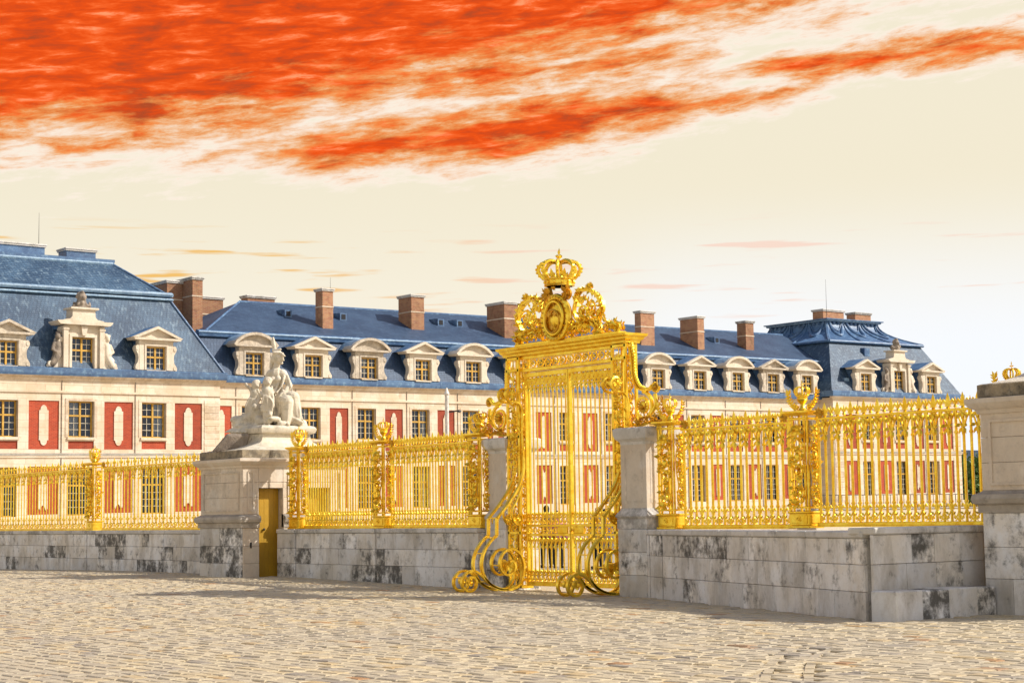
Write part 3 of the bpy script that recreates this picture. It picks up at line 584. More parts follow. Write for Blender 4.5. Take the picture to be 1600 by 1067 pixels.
def build_block(label, x0, x1, yf, yb, wins, panels, hw, hp, pav, extra, name, curtains=(), qu=()):
    b = thing(name, label, 'building', (0, 0, 0)); E_ = extra
    xf = lambda v: (v[0], v[1], v[2]+zs(v[0], E_))
    holes = []; ku, kl = ('pav_up', 'pav_lo') if pav else ('mid_up', 'mid_lo')
    uz = (6.62, 8.72) if pav else (6.66, 8.72)
    for x in wins: holes += [(x-hw, x+hw, uz[0], uz[1], .34), (x-hw, x+hw, 2.1, 4.9, .34), (x-hw, x+hw, 5.94, 6.40, .06)]
    for x in panels: holes += [(x-hp, x+hp, 5.92, 8.72, .06), (x-hp, x+hp, 2.2, 4.94, .06)]
    wl = MB(); holes_wall(wl, x0, x1, -1.5, 10.08, yf, holes)
    # side walls and back
    for X in (x0, x1): wl.add([(X, yf, -1.5), (X, yb, -1.5), (X, yb, 10.08), (X, yf, 10.08)], [(0, 1, 2, 3)])
    wl.add([(x0, yb, -1.5), (x1, yb, -1.5), (x1, yb, 10.08), (x0, yb, 10.08)], [(0, 1, 2, 3)])
    wl.build('wall', 'facade_stone', b, False, None, xf)
    inn = MB(); inn.box(x0+.3, x1-.3, yf+1.6, yf+1.7, -1, 10); inn.box(x0+.3, x1-.3, yf+.4, yf+1.6, 4.95, 5.9); inn.box(x0+.3, x1-.3, yf+.4, yf+1.6, 1.2, 2.05); inn.build('interior_wall', 'interior_dark', b, False, None, xf)
    # mouldings
    def band(nm, z0, z1, d, mat='facade_stone', dd=None):
        mb = MB(); mb.prism([(yf+.05, z0), (yf-(d if dd is None else dd), z0), (yf-d, z1), (yf+.05, z1)], x0-(d if pav else 0), x1+(d if pav else 0), 0); return mb.build(nm, mat, b, False, None, xf)
    band('plinth_course', -1.5, 1.55, .10); band('string_course', 5.44, 5.56, .06); band('string_course', 5.562, 5.70, .14, 'coping_stone', .08)
    band('frieze_band', 9.18, 9.31, .08); band('cornice', 9.90, 10.02, .12, 'facade_stone', .04); band('cornice', 10.022, 10.16, .30, 'facade_stone', .16)
    g = MB(); e = .34; g.prism([(yf+.3, 10.162), (yf-e+.03, 10.162), (yf-e, 10.30), (yf-e, 10.58), (yf-e+.05, 10.62), (yf+.3, 10.64)], x0-(e if pav else 0), x1+(e if pav else 0), 0)
    if pav:
        g.box(x0-e, x0+.3, yf+.3, yb, 10.162, 10.62); g.box(x1-.3, x1+e, yf+.3, yb, 10.162, 10.62)
    g.build('gutter', 'lead', b, False, None, xf)
    for i, x in enumerate(wins):
        s = zs(x, E_); put_window(b, ku, x, yf+.24, uz[0]+s, curtains[i % len(curtains)] if curtains else None); put_window(b, kl, x, yf+.24, 2.1+s)
        sl = MB(); sl.cbox(-hw-.08, hw+.08, -.09, .2, -.16, 0, .015); o = sl.build('window_sill', 'facade_stone', b, False, (x, yf, uz[0]+s-.004))
        brick_panel(b, x, yf, hw, 5.94, 6.40, None, s)
        su = MB()
        for q in (-1, 1): su.cbox(*sorted((q*hw, q*(hw+.2))), -.025, .05, 0, uz[1]-uz[0], .008)
        su.cbox(-hw-.2, hw+.2, -.025, .05, uz[1]-uz[0]+.002, uz[1]-uz[0]+.16, .008); su.build('window_surround', 'facade_stone', b, False, (x, yf, uz[0]+s))
        dp = MB(); dp.tube([(0, -.03, 1.6), (0, -.03, 9.9)], .02, 6); dp.build('joint_strip', 'dark_sculpture_stone', b, True, (x-hw-.42, yf, s))
    for x in panels:
        s = zs(x, E_); brick_panel(b, x, yf, hp, 5.92, 8.72, 'round', s); brick_panel(b, x, yf, hp, 2.2, 4.94, 'notch', s)
    for xc in qu: quoins(b, xc, yf, [1.6+.4*k for k in range(9)]+[5.74+.4*k for k in range(8)], 1.05, xf, .2)
    return b, xf

# ---- long middle wing
DX = [55.75, 60.1, 64.42, 68.78, 73.03, 77.35, 81.7, 86.1, 90.45, 94.8, 98.95, 102.9, 106.9]
PX_ = [53.6]+[(a+b)/2 for a, b in zip(DX[:-1], DX[1:])]
mid, xf = build_block('long two-storey palace wing with blue slate mansard roof and many dormers', 52.3, 109.2, 97.4, 112, DX, PX_, .72, .72, False, 0.0, 'palace_wing', (None, -1, None, 1, 1, None, -1, None, None, 1))
e = 1e-3
roof_sheet(mid, 'lower_roof', 'slate_smooth', [[(52, 97.15, 10.6), (112, 97.15, 10.6), (112, 98.75, 13.28), (52, 98.75, 13.28)]], xf)
roof_sheet(mid, 'upper_roof', 'slate_smooth', [[(53.2, 98.75, 13.5), (112, 98.75, 13.5), (112, 104.4, 16.25), (58.8, 104.4, 16.25)], [(53.2, 98.75, 13.5), (58.8, 104.4, 16.25), (53.2, 110, 13.5)], [(58.8, 104.4, 16.25), (112, 104.4, 16.25), (112, 110, 13.5), (53.2, 110, 13.5)]], xf)
lr = MB(); lr.prism([(98.9, 13.22), (98.5, 13.16), (98.46, 13.30), (98.62, 13.36), (98.60, 13.5), (98.72, 13.58), (98.95, 13.6)], 52.6, 112, 0); lr.build('lead_roll', 'lead', mid, False, None, xf)
lr = MB(); lr.tube([(52.6, 98.56, 13.44), (112, 98.56, 13.44)], .075, 8); lr.build('roof_moulding', 'lead_light', mid, True, None, xf)
lr = MB(); lr.tube([(58.8, 104.4, 16.27), (112, 104.4, 16.27)], .09, 6); lr.tube([(53.2, 98.75, 13.55), (58.8, 104.4, 16.27)], .07, 6); lr.build('ridge_roll', 'lead', mid, True, None, xf)
for i, x in enumerate(DX): put_dormer(mid, 'arch' if i % 2 == 0 else 'triangle', x, 97.02, 10.645+zs(x), (None, None, -1, 1, None)[i % 5])
for a in [(62.83, 63.69, 100.3, 101.2, 13.6, 17.07), (70.6, 71.72, 101.0, 102.6, 14.0, 17.25), (78.35, 79.75, 100.3, 102.4, 13.6, 17.16), (91.75, 93.2, 100.3, 101.0, 13.8, 17.3), (97.55, 98.3, 100.0, 102.0, 13.7, 17.2), (103.5, 104.45, 100.5, 101.5, 13.9, 17.2),
          (60.9, 63.1, 107, 107.9, 14.5, 17.2), (57.4, 59.0, 107, 108, 13, 16.9)]: chimney(mid, *a)
chimney(mid, 53.45, 54.2, 101.0, 104.6, 13.5, 17.25); chimney(mid, 52.3, 53.44, 102.3, 104.4, 13.5, 17.1)
rv = MB()   # small triangular roof vents
rv.prism([(0, 0), (.62, 0), (.62, .62), (.5, .66)], -.25, .25, 0)
for i, (x, k) in enumerate([(61.2, .62), (65.6, .62), (75.6, .62), (73.9, .62), (83.0, .62), (87.5, .6), (101.3, .55), (80.9, .6)]):
    y = 98.75+5.65*k; z = 13.5+2.75*k+zs(x); o = MB().prism([(0, 0), (0, .5), (.55, .55), (1.2, .55)], -.28, .28, 0).build('roof_vent', 'lead', mid, False, (x, y-.25, z-.12)); MB().box(-.16, .16, -.02, .01, .08, .42).build('vent_opening', 'interior_dark', o, False)
# ---- left pavilion
LW = [38.98, 43.63, 48.27]; LP = [36.7, 41.34, 45.99, 50.57]
left, xf = build_block('near pavilion at the left with tall two-tier blue slate roof', 30.0, 52.72, 96.0, 113, LW+[34.3], LP+[32.0], .80, .92, True, 0.0, 'palace_pavilion', (None, -1, 1, None), (52.15,))
def frustum(x0, x1, y0, y1, z0, X0, X1, Y0, Y1, z1, n=1, curve=None):
    rings = []
    for k in range(n+1):
        u = k/n; w = curve(u) if curve else u; z = z0+(z1-z0)*u
        a, b_, c, d = x0+(X0-x0)*w, x1+(X1-x1)*w, y0+(Y0-y0)*w, y1+(Y1-y1)*w; rings.append([(a, c, z), (b_, c, z), (b_, d, z), (a, d, z)])
    return rings
MB().loft(frustum(29.9, 52.95, 95.9, 113.2, 10.6, 32.4, 50.35, 98.3, 110.8, 15.35), False).build('lower_roof', 'slate', left, False, None, xf)
MB().loft(frustum(32.4, 50.35, 98.3, 110.8, 15.5, 35.0, 47.75, 101.0, 108.0, 17.72), True).build('upper_roof', 'slate', left, False, None, xf)
def rect_roll(b, x0, x1, y0, y1, z, r, mat, nm, xf):
    mb = MB(); c = [(x0, y0, z), (x1, y0, z), (x1, y1, z), (x0, y1, z)]
    for i in range(4): mb.tube([c[i], c[(i+1) % 4]], r, 8)
    return mb.build(nm, mat, b, True, None, xf)
rect_roll(left, 32.25, 50.5, 98.15, 110.95, 15.56, .15, 'lead_light', 'lead_roll', xf); rect_roll(left, 32.2, 50.55, 98.1, 111, 15.26, .075, 'lead_light', 'roof_moulding', xf)
rect_roll(left, 34.9, 47.85, 100.9, 108.1, 17.66, .13, 'lead_light', 'top_moulding', xf)
MB().box(34.8, 47.95, 100.8, 108.2, 17.74, 17.92).build('lead_flat', 'lead', left, False, None, xf)
hp_ = MB()
for X, X2, in ((52.95, 50.35),): hp_.tube([(X, 95.9, 10.62), (X2, 98.3, 15.4)], .08, 6); hp_.tube([(50.35, 98.3, 15.55), (47.75, 101.0, 17.72)], .08, 6)
hp_.build('hip_roll', 'lead', left, True, None, xf)
chimney(left, 38.6, 43.6, 101.4, 102.6, 17.5, 18.55, 'roof_stack', 'lead', False); chimney(left, 45.0, 46.95, 101.4, 102.6, 17.5, 18.5, 'roof_stack', 'lead', False)
put_dormer(left, 'triangle', 39.0, 95.78, 10.645+zs(39)); put_dormer(left, 'triangle', 48.3, 95.78, 10.645+zs(48.3)); grand_dormer(left, 43.64, 95.86, 10.645+zs(43.6))
put_dormer(left, 'triangle', 34.3, 95.78, 10.645+zs(34.3))
# ---- right pavilion
RWn = [112.74, 116.94, 121.2]; RP = [110.6, 114.95, 119.15, 123.2]
right, xf = build_block('far pavilion at the right with bell-shaped garlanded blue lead roof', 108.6, 124.9, 95.9, 113, RWn, RP, .70, .80, True, 0.22, 'palace_pavilion', (None, 1, -1), (109.2, 124.35))
MB().loft(frustum(108.4, 125.1, 95.8, 113.2, 10.6, 111.3, 123.1, 98.5, 110.4, 14.95), False).build('lower_roof', 'slate', right, False, None, xf)
MB().loft(frustum(111.1, 123.3, 98.3, 110.6, 15.05, 114.0, 120.6, 101.1, 107.7, 17.12, 8, lambda u: 1-(1-u)**2.2), True).build('bell_roof', 'lead', right, True, None, xf, ang=50)
rect_roll(right, 111.1, 123.3, 98.3, 110.6, 15.0, .12, 'lead', 'lead_roll', xf); rect_roll(right, 113.8, 120.8, 100.9, 107.9, 17.13, .10, 'lead_light', 'top_moulding', xf)
MB().box(113.6, 121.0, 100.7, 108.1, 17.18, 17.27).build('lead_flat', 'lead', right, False, None, xf)
cv = lambda u: 1-(1-u)**2.2
def bell_pt(face, s, u, off=.06):
    w = cv(u); z = 15.05+2.07*u; xa, xb = 111.1+2.9*w, 123.3-2.7*w; ya, yb = 98.3+2.8*w, 110.6-2.9*w
    return (xa+(xb-xa)*s, ya-off, z+off*.3) if face == 0 else (xa-off, ya+(yb-ya)*s, z+off*.3)
for face, cnt in ((0, 3), (1, 3)):
    for k in range(cnt):
        s0, s1 = (k+.12)/cnt, (k+.88)/cnt; mb = MB()
        pth = [bell_pt(face, s0+(s1-s0)*i/14, .92-.62*math.sin(PI*i/14)) for i in range(15)]; mb.tube(pth, [.07+.08*math.sin(PI*i/14) for i in range(15)], 7)
        pth = [bell_pt(face, s0+.06/cnt+(s1-s0-.12/cnt)*i/10, .9-.35*math.sin(PI*i/10)) for i in range(11)]; mb.tube(pth, .05, 6)
        for q in (0, .33, .66, 1.): mb.ball(bell_pt(face, s0+(s1-s0)*q, .9), .13, 7, 5)
        mb.build('lead_garland', 'lead', right, True, None, xf)
    for k in range(cnt+1):
        s = min(.995, max(.005, k/cnt)); MB().tube([bell_pt(face, s, u/8, .03) for u in range(9)], [.10-.005*i for i in range(9)], 6).build('roof_rib', 'lead', right, True, None, xf)
for X in (112.6, 114.6, 117.6): pass
chimney(right, 114.6, 117.3, 102.0, 103.2, 17.4, 19.0, 'roof_stack', 'chimney_brick', False); chimney(right, 119.0, 121.1, 102.2, 103.2, 17.4, 19.0, 'roof_stack', 'chimney_brick', False)
put_dormer(right, 'triangle', 112.5, 95.68, 10.645+zs(112.5, .22), 1); put_dormer(right, 'triangle', 120.95, 95.68, 10.645+zs(121, .22), -1); grand_dormer(right, 116.85, 95.76, 10.645+zs(116.8, .22))
MB().prism([(0, 0), (0, .7), (.7, .75), (1.2, .75)], -.32, .32, 0).build('roof_vent', 'lead', right, False, (115.2, 97.75, 14.0+zs(115)))
MB().prism([(0, 0), (0, .75), (1.0, .8)], -.28, .28, 0).build('roof_vent', 'lead_light', right, False, (110.9, 96.35, 11.2+zs(111)))
# lightning rods
for (x, y, z0, z1, lab) in [(43.46, 102, 18.0, 20.6, 'thin lightning rod on the near slate pavilion roof'), (66.06, 104.4, 16.3, 18.5, 'thin lightning rod on the ridge of the long wing'), (113.94, 101, 17.9, 21.4, 'thin lightning rod on the far bell-shaped roof')]:
    o = MB(); o.tube([(0, 0, 0), (0, 0, z1-z0)], [.022, .008], 5); o.lathe([(.06, 0), (.06, .08), (.03, .12)], 8); tag(o.build('lightning_rod', 'black_iron', None, True, (x, y, z0)), lab, 'lightning rod')

# ================================================================== LOW WALLS
def wall_thing(label, loc): return thing('low_wall', label, 'wall', loc)
def wall_run(P0, P1, z0, zt, label, slots=(), thick=.55, seed=1, cop=.11, face_end=True, group=None, back=None):
    """low wall from P0 to P1 (xy); front is on the left of travel... built in a local frame: u along, d = outward (toward the square)"""
    r = random.Random(seed); P0, P1 = V3((*P0, 0)), V3((*P1, 0)); d = P1-P0; L = np.linalg.norm(d); u = d/L; nrm = np.array([u[1], -u[0], 0])
    if nrm[0] > 0: nrm = -nrm
    w = thing('low_wall', label, 'wall', (0, 0, 0), group)
    def put(mb, nm, mat):
        f = lambda v: tuple(P0+u*v[0]+nrm*v[1]+np.array([0, 0, v[2]])); return mb.build(nm, mat, w, False, None, f)
    put(MB().box(0.01, L-.01, -thick, -.05, -.3, zt-cop), 'wall_core', 'coping_stone')
    zc = [z0-.08, z0+(zt-cop-z0)*.33, z0+(zt-cop-z0)*.67, zt-cop]; edges = [0]+sorted(slots)+[L]
    for a, b in zip(edges[:-1], edges[1:]):
        a2, b2 = a+(.03 if a > 0 else 0), b-(.03 if b < L else 0)
        for k in range(3):
            x = a2; first = True
            while x < b2-.01:
                wd = r.uniform(.45, 1.05); 
                if b2-(x+wd) < .35: wd = b2-x
                pr = r.uniform(0, .012)
                put(MB().cbox(x+.003, x+wd-.003, -.06, pr, zc[k]+.003, zc[k+1]-.003, .009), 'stone_block', 'wall_stone'); x += wd
        x = a2
        while x < b2-.01:
            wd = r.uniform(1.0, 1.7)
            if b2-(x+wd) < .6: wd = b2-x
            put(MB().cbox(x+.002, x+wd-.002, -thick-.05, .045, zt-cop+.002, zt, .02), 'coping_stone', 'coping_stone'); x += wd
    return w
XF = 24.3
wall_run((24.05, 43.05), (24.05, 64), .12, 1.37, 'low grimy stone wall under the gilded fence left of the statue', [52.42-43.05], seed=5)
wall_run((24.05, 31.86), (24.05, 40.68), .10, 1.38, 'low grimy stone wall between statue pedestal and gilded gate', [36.0-31.86, 39.75-31.86], seed=11)
# wedge-shaped wall right of the gate
wed = wall_run((23.9, 26.08), (20.97, 17.99), 0, 1.33, 'low grimy stone wall slanting forward right of the gate', [.12, .75], seed=21, thick=.5)
def more_blocks(w, f, L, z0, zt, seed, cop=.11, rows=3, coping=True):
    r = random.Random(seed); zc = [z0-.08+(zt-cop-z0+.08)*k/rows for k in range(rows+1)]
    for k in range(rows):
        x = 0
        while x < L-.01:
            wd = r.uniform(.45, .95)
            if L-(x+wd) < .35: wd = L-x
            MB().cbox(x+.003, x+wd-.003, -.06, r.uniform(0, .01), zc[k]+.003, zc[k+1]-.003, .009).build('stone_block', 'wall_stone', w, False, None, f); x += wd
    if coping:
        x = 0
        while x < L-.01:
            wd = min(1.25, L-x); MB().cbox(x+.002, x+wd-.002, -.5, .045, zt-cop+.002, zt, .02).build('coping_stone', 'coping_stone', w, False, None, f); x += wd
more_blocks(wed, lambda v: (20.95+v[0], 17.80-v[1], v[2]), 2.7, 0, 1.385, 31)
fill = MB(); fill.prism([(24.6, 26.0), (23.9, 26.0), (21.25, 18.4), (21.25, 18.0), (24.6, 18.0)], -.2, 1.30, 2); fill.build('wall_core', 'coping_stone', wed, False)
for (a, b, z1) in ((0, .62, .44), (.62, 1.25, .43), (1.25, 1.95, .44), (1.95, 2.4, .43)): MB().cbox(20.84+a+.003, 20.84+b-.003, 17.28, 17.79, -.1, z1, .02).build('stone_block', 'wall_stone', wed, False)
wall_bit = wall_run((24.1, 15.3), (24.1, 10), 0, 1.4, 'low stone wall beyond the right statue pedestal', [], seed=41)

# ================================================================== STATUE PEDESTALS
def slab_blocks(parent, f, L, zs_, wr, r, mat, dep=.10, c=.008):
    for z0, z1 in zip(zs_[:-1], zs_[1:]):
        x = 0
        while x < L-.01:
            wd = r.uniform(*wr)
            if L-(x+wd) < wr[0]*.7: wd = L-x
            MB().cbox(x+.0025, x+wd-.0025, -dep, r.uniform(0, .006), z0+.0025, z1-.0025, c).build('stone_block', mat, parent, False, None, f); x += wd
def ring_prism(mb, x0, x1, y0, y1, prof):
    """mitred moulding ring: prof list of (out, z)"""
    mb.loft([[(x0-o, y0-o, z), (x1+o, y0-o, z), (x1+o, y1+o, z), (x0-o, y1+o, z)] for o, z in prof])
def pedestal(name, label, x0, x1, y0, y1, zb, zo, doors, seed):
    r = random.Random(seed); P = thing(name, label, 'pedestal', (x0, y0, 0)); W_, D_ = x1-x0, y1-y0
    core = MB(); 
    core.box(.06, W_-.06, .32, D_-.06, -.2, 3.4+zo); segs = []; x_ = 0.0
    for a, b, dz_ in doors: segs.append((x_, a)); x_ = b; core.box(a-.005, b+.005, .06, .32, dz_, 3.4+zo)
    segs.append((x_, W_))
    for a, b in segs: core.box(a+(.06 if a == 0 else .005), b-(.06 if b == W_ else .005), .06, .32, -.2, 3.4+zo)
    core.build('core', 'pedestal_stone', P, False)
    zl = [zb-.1, .50+zo*.3, .95+zo*.6, 1.43+zo]
    slab_blocks(P, lambda v: (-v[1]-.03, v[0], v[2]), D_, zl, (.7, 1.3), r, 'wall_stone')     # front (-X) base
    def side(xa, xb, zz, mat='pedestal_stone', wr=(.6, 1.2), off=.03):
        slab_blocks(P, lambda v: (xa+v[0], -v[1]-off, v[2]), xb-xa, zz, wr, r, mat)
    sx = segs
    for a_, b_ in sx: side(a_, b_, zl)
    # torus and base moulding
    mo = MB(); pr = [(.0, 1.43+zo), (.06, 1.43+zo), (.06, 1.55+zo), (.12, 1.58+zo), (.14, 1.65+zo), (.12, 1.72+zo), (.05, 1.745+zo), (0, 1.78+zo)]
    if doors:
        mo.loft([[(-o_, -o_, z), (doors[0][0], -o_, z), (doors[0][0], .08, z), (.08, .08, z), (.08, D_+o_, z), (-o_, D_+o_, z)] for o_, z in pr])
        for a, b in segs[1:]:
            m2 = MB(); m2.loft([[(a, -o_, z), (b+(o_ if b == W_ else 0), -o_, z), (b+(o_ if b == W_ else 0), .08, z), (a, .08, z)] for o_, z in pr]); m2.build('torus_moulding', 'torus_stone', P, True, None, None, 30)
    else: ring_prism(mo, 0, W_, 0, D_, pr)
    mo.build('torus_moulding', 'torus_stone', P, True, None, None, 30)
    # shaft with sunk panels on the two seen faces
    zz = [1.78+zo, 2.22+zo, 2.62+zo, 3.02+zo]
    slab_blocks(P, lambda v: (-v[1], v[0], v[2]), D_, zz, (.8, 1.4), r, 'pedestal_stone', .07, .006)
    for a_, b_ in sx: side(a_, b_, zz, off=0.0)
    for a, b, dz_ in doors: side(a, b, [dz_, 2.62+zo, 3.02+zo], off=0.0, wr=(1, 2))
    a0, a1 = .16, D_-.16; fr = MB()
    for q in ((a0, a1, 1.86+zo, 1.90+zo), (a0, a1, 2.86+zo, 2.90+zo), (a0, a0+.05, 1.90+zo, 2.86+zo), (a1-.05, a1, 1.90+zo, 2.86+zo)): fr.box(-.028, .01, q[0], q[1], q[2], q[3])
    fr.build('panel_frame', 'pedestal_stone', P, False)
    for a0, a1 in [(a+.14, b-.14) for a, b in segs if b-a > .4]:
        fr = MB()
        for q in ((a0, a1, 1.86+zo, 1.90+zo), (a0, a1, 2.86+zo, 2.90+zo), (a0, a0+.05, 1.90+zo, 2.86+zo), (a1-.05, a1, 1.90+zo, 2.86+zo)): fr.box(q[0], q[1], -.028, .01, q[2], q[3])
        fr.build('panel_frame', 'pedestal_stone', P, False)
    c = MB(); ring_prism(c, 0, W_, 0, D_, [(.0, 3.0+zo), (.03, 3.0+zo), (.05, 3.06+zo), (.12, 3.10+zo), (.17, 3.17+zo), (.17, 3.24+zo), (.0, 3.26+zo)]); c.build('cornice', 'pedestal_stone', P, True, None, None, 25)
    a_ = MB(); ring_prism(a_, 0, W_, 0, D_, [(-.05, 3.26+zo), (.02, 3.262+zo), (.02, 3.46+zo), (-.03, 3.48+zo)]); a_.build('attic_block', 'moss_stone', P, False)
    for a, b, dz_ in doors:
        dr = MB(); n = 5
        for k in range(n): xa = a+(b-a)*k/n; dr.cbox(xa+.001, xa+(b-a)/n-.001, .235, .285, zb+.02, dz_-.005, .004)
        d = dr.build('door', 'door_ochre', P, False); kb = MB(); kb.ball((a+.28, .20, 1.38), .035); kb.tube([(a+.28, .24, 1.38), (a+.28, .20, 1.38)], .014, 6); kb.build('knob', 'black_iron', d)
        jm = MB(); jm.box(a-.012, a, .0, .235, zb-.1, dz_); jm.box(b, b+.012, .0, .235, zb-.1, dz_); jm.box(a, b, .0, .235, dz_, dz_+.012); jm.build('door_reveal', 'pedestal_stone', P, False)
    if doors: MB().box(.20, .25, -.046, -.03, .9, 1.05).build('keyhole_plate', 'black_iron', P, False)
    # concave plinth and slab for the statue
    pl = MB(); N = 7; s0 = .04; cx, cy = W_/2, D_/2
    rings = []
    for k in range(N):
        u = k/(N-1); w = 1-(1-u)**3.2; hx = (W_/2-.08)*(1-w)+(.74)*w; hy = (D_/2-.05)*(1-w)+(.72)*w; z = 3.48+zo+.44*u
        rings.append([(cx-hx, cy-hy, z), (cx+hx, cy-hy, z), (cx+hx, cy+hy, z), (cx-hx, cy+hy, z)])
    pl.loft(rings); pl.build('concave_plinth', 'statue_stone', P, True, None, None, 50)
    return P
ped1 = pedestal('statue_pedestal', 'tall stone pedestal with ochre doors carrying the seated statue', 23.02, 26.2, 40.7, 42.98, .12, 0.0, ((.48, 1.22, 2.47), (1.98, 2.72, 2.47)), 3)
ped2 = pedestal('statue_pedestal', 'tall stone pedestal without a door at the right edge', 23.3, 26.5, 15.2, 17.5, 0, .15, (), 4)

# ================================================================== STATUE
def build_statue():
    c0 = V3((24.61, 41.84, 0)); Rr = np.array([Rh.x, Rh.y, 0]); Ff = np.array([Fh.x, Fh.y, 0])
    S = thing('statue', 'weathered stone statue of a seated woman with two children', 'statue', (24.61, 41.84, 3.92))
    def Q(px, py, f=0.0): return Rr*((px-424)/57.5)+Ff*f+np.array([0, 0, (664-py)/57.5+.23])
    sl = MB()   # chamfered slab aligned to the pedestal
    pr = [(.72, .0), (.82, .03), (.86, .10), (.86, .16), (.80, .22), (.74, .235)]
    sl.loft([[(-o, -o, z), (o, -o, z), (o, o, z), (-o, o, z)] for o, z in pr]); sl.build('slab', 'statue_stone', S, True, None, None, 30)
    C = capsule
    # seated woman
    w = MB()
    w.ball(Q(433, 556, 0), (.135, .135, .17), 12, 8)                                  # head
    w.ball(Q(439, 558, -.06), (.05, .05, .06)); C(w, Q(440.5, 557, -.08), Q(441.5, 559.5, -.09), .022, .026, 6)   # face, nose
    w.ball(Q(438, 564, -.06), (.05, .05, .04)); w.ball(Q(431, 549, .02), (.150, .150, .10)); C(w, Q(440, 551, -.12), Q(444, 553.5, -.16), .05, .02, 8); w.ball(Q(425, 557, .06), (.10, .11, .13)); C(w, Q(424, 543, .02), Q(436, 542, -.02), .035, .03, 8); C(w, Q(426, 547, -.1), Q(440, 549, -.1), .04, .035, 8); C(w, Q(436.5, 555, -.11), Q(441, 555.5, -.09), .022, .02, 6); C(w, Q(423, 556, .1), Q(420, 570, .12), .07, .05)  # chin, helmet cap, hair
    C(w, Q(431, 563, .02), Q(428, 574, .03), .085, .10)                               # neck
    C(w, Q(420, 580, .03), Q(439, 580, -.05), .12, .12); C(w, Q(429, 582, 0), Q(428, 605, .02), .21, .19); C(w, Q(428, 605, .02), Q(430, 622, .02), .19, .27)
    w.ball(Q(425, 590, -.16), .09); w.ball(Q(434, 590, -.18), .09)
    C(w, Q(441, 580, -.05), Q(451, 600, -.12), .10, .085); C(w, Q(451, 600, -.12), Q(444, 612, -.32), .085, .06); C(w, Q(444, 612, -.32), Q(440, 614, -.36), .06, .045)  # near arm
    C(w, Q(418, 581, .05), Q(411, 598, .0), .10, .085); C(w, Q(411, 598, 0), Q(410, 612, -.15), .08, .06)    # far arm on shield
    for k in range(4): C(w, Q(441-k*.4, 613+k*1.0, -.38), Q(438-k, 616+k*1.2, -.43), .020, .016, 6)
    C(w, Q(430, 622, 0), Q(457, 620, -.30), .25, .19); C(w, Q(430, 624, .1), Q(449, 626, -.42), .24, .19)      # thighs
    C(w, Q(458, 620, -.30), Q(463, 656, -.28), .18, .16); C(w, Q(450, 626, -.42), Q(448, 657, -.42), .18, .15)  # shins under drapery
    C(w, Q(464, 659, -.30), Q(470, 661, -.40), .07, .055); C(w, Q(448, 660, -.45), Q(452, 662, -.62), .07, .05)
    w.ball(Q(430, 645, .15), (.42, .42, .40)); w.ball(Q(440, 650, .0), (.40, .42, .28))                       # seat mass
    # drapery folds
    fold = [[(443, 584), (440, 600), (432, 612)], [(434, 584), (433, 600), (428, 614)], [(428, 584), (424, 600), (424, 616)], [(452, 616), (455, 636), (453, 660)], [(461, 618), (468, 640), (466, 662)], [(446, 622), (447, 640), (444, 661)], [(440, 624), (437, 644), (434, 662)], [(447, 583), (455, 605), (462, 628), (468, 655)], [(437, 600), (448, 618), (462, 634), (470, 658)], [(441, 607), (452, 628), (458, 658)], [(433, 618), (444, 634), (450, 660)], [(428, 612), (436, 640), (440, 662)], [(424, 600), (428, 630), (430, 660)], [(436, 592), (430, 604), (420, 612)], [(440, 588), (432, 598), (424, 602)], [(444, 640), (456, 650), (474, 660)], [(432, 650), (445, 656), (462, 663)], [(455, 622), (466, 640), (476, 661)]]
    for i, fl in enumerate(fold):
        pts = smoothpath([Q(a, b, -.18-.26*min(1, max(0, (b-585)/40))+.06*(i % 3)) for a, b in fl], 4); n = len(pts); w.tube(pts, [.030+.012*math.sin(k*.9+i) for k in range(n)], 7)
    link('seated_woman', remesh_to_mesh(w, 'seated_woman', 'statue_stone', .0145, 1), S)
    # spear/wing rising behind the head
    s_ = MB(); C(s_, Q(409, 660, .1), Q(421, 560, .1), .035, .03, 8); C(s_, Q(421, 560, .1), Q(427, 548, .1), .03, .05, 8); C(s_, Q(427, 548, .1), Q(423.5, 523, .1), .065, .035, 8); C(s_, Q(424, 538, .1), Q(420.5, 527, .08), .045, .025, 8)
    link('plumed_spear', remesh_to_mesh(s_, 'plumed_spear', 'statue_stone', .018, 2), S)
    def child(dx, dy, f, arm, lean, sc=1.0):
        k = MB(); q = lambda a, b, ff=0: Q(dx+a*sc, dy+b*sc, f+ff)
        k.ball(q(0, 0), (.115*sc, .115*sc, .135*sc), 12, 8); k.ball(q(1, -3, .03), (.13*sc, .13*sc, .10*sc)); k.ball(q(3.5, 2, -.09), .03*sc)
        C(k, q(0, 5), q(-.5, 10), .06*sc, .08*sc); C(k, q(-5, 12), q(5, 12), .07*sc, .07*sc); C(k, q(0, 14), q(lean, 30), .14*sc, .13*sc); C(k, q(lean, 30), q(lean, 37), .14*sc, .15*sc)
        C(k, q(lean-3, 37), q(lean-4, 52, -.06), .095*sc, .07*sc); C(k, q(lean-4, 52, -.06), q(lean-5, 66), .07*sc, .045*sc); C(k, q(lean+3, 37), q(lean+4, 51, -.12), .095*sc, .07*sc); C(k, q(lean+4, 51, -.12), q(lean+1, 66, -.02), .07*sc, .045*sc)
        C(k, q(lean-5, 67), q(lean-4, 68, -.12), .045*sc, .035*sc); C(k, q(lean+1, 67), q(lean+3, 68, -.14), .045*sc, .035*sc)
        C(k, q(-5, 12), q(*arm[0]), .055*sc, .045*sc); C(k, q(*arm[0]), q(*arm[1]), .045*sc, .035*sc); C(k, q(5, 12), q(*arm[2]), .055*sc, .045*sc); C(k, q(*arm[2]), q(*arm[3]), .045*sc, .035*sc)
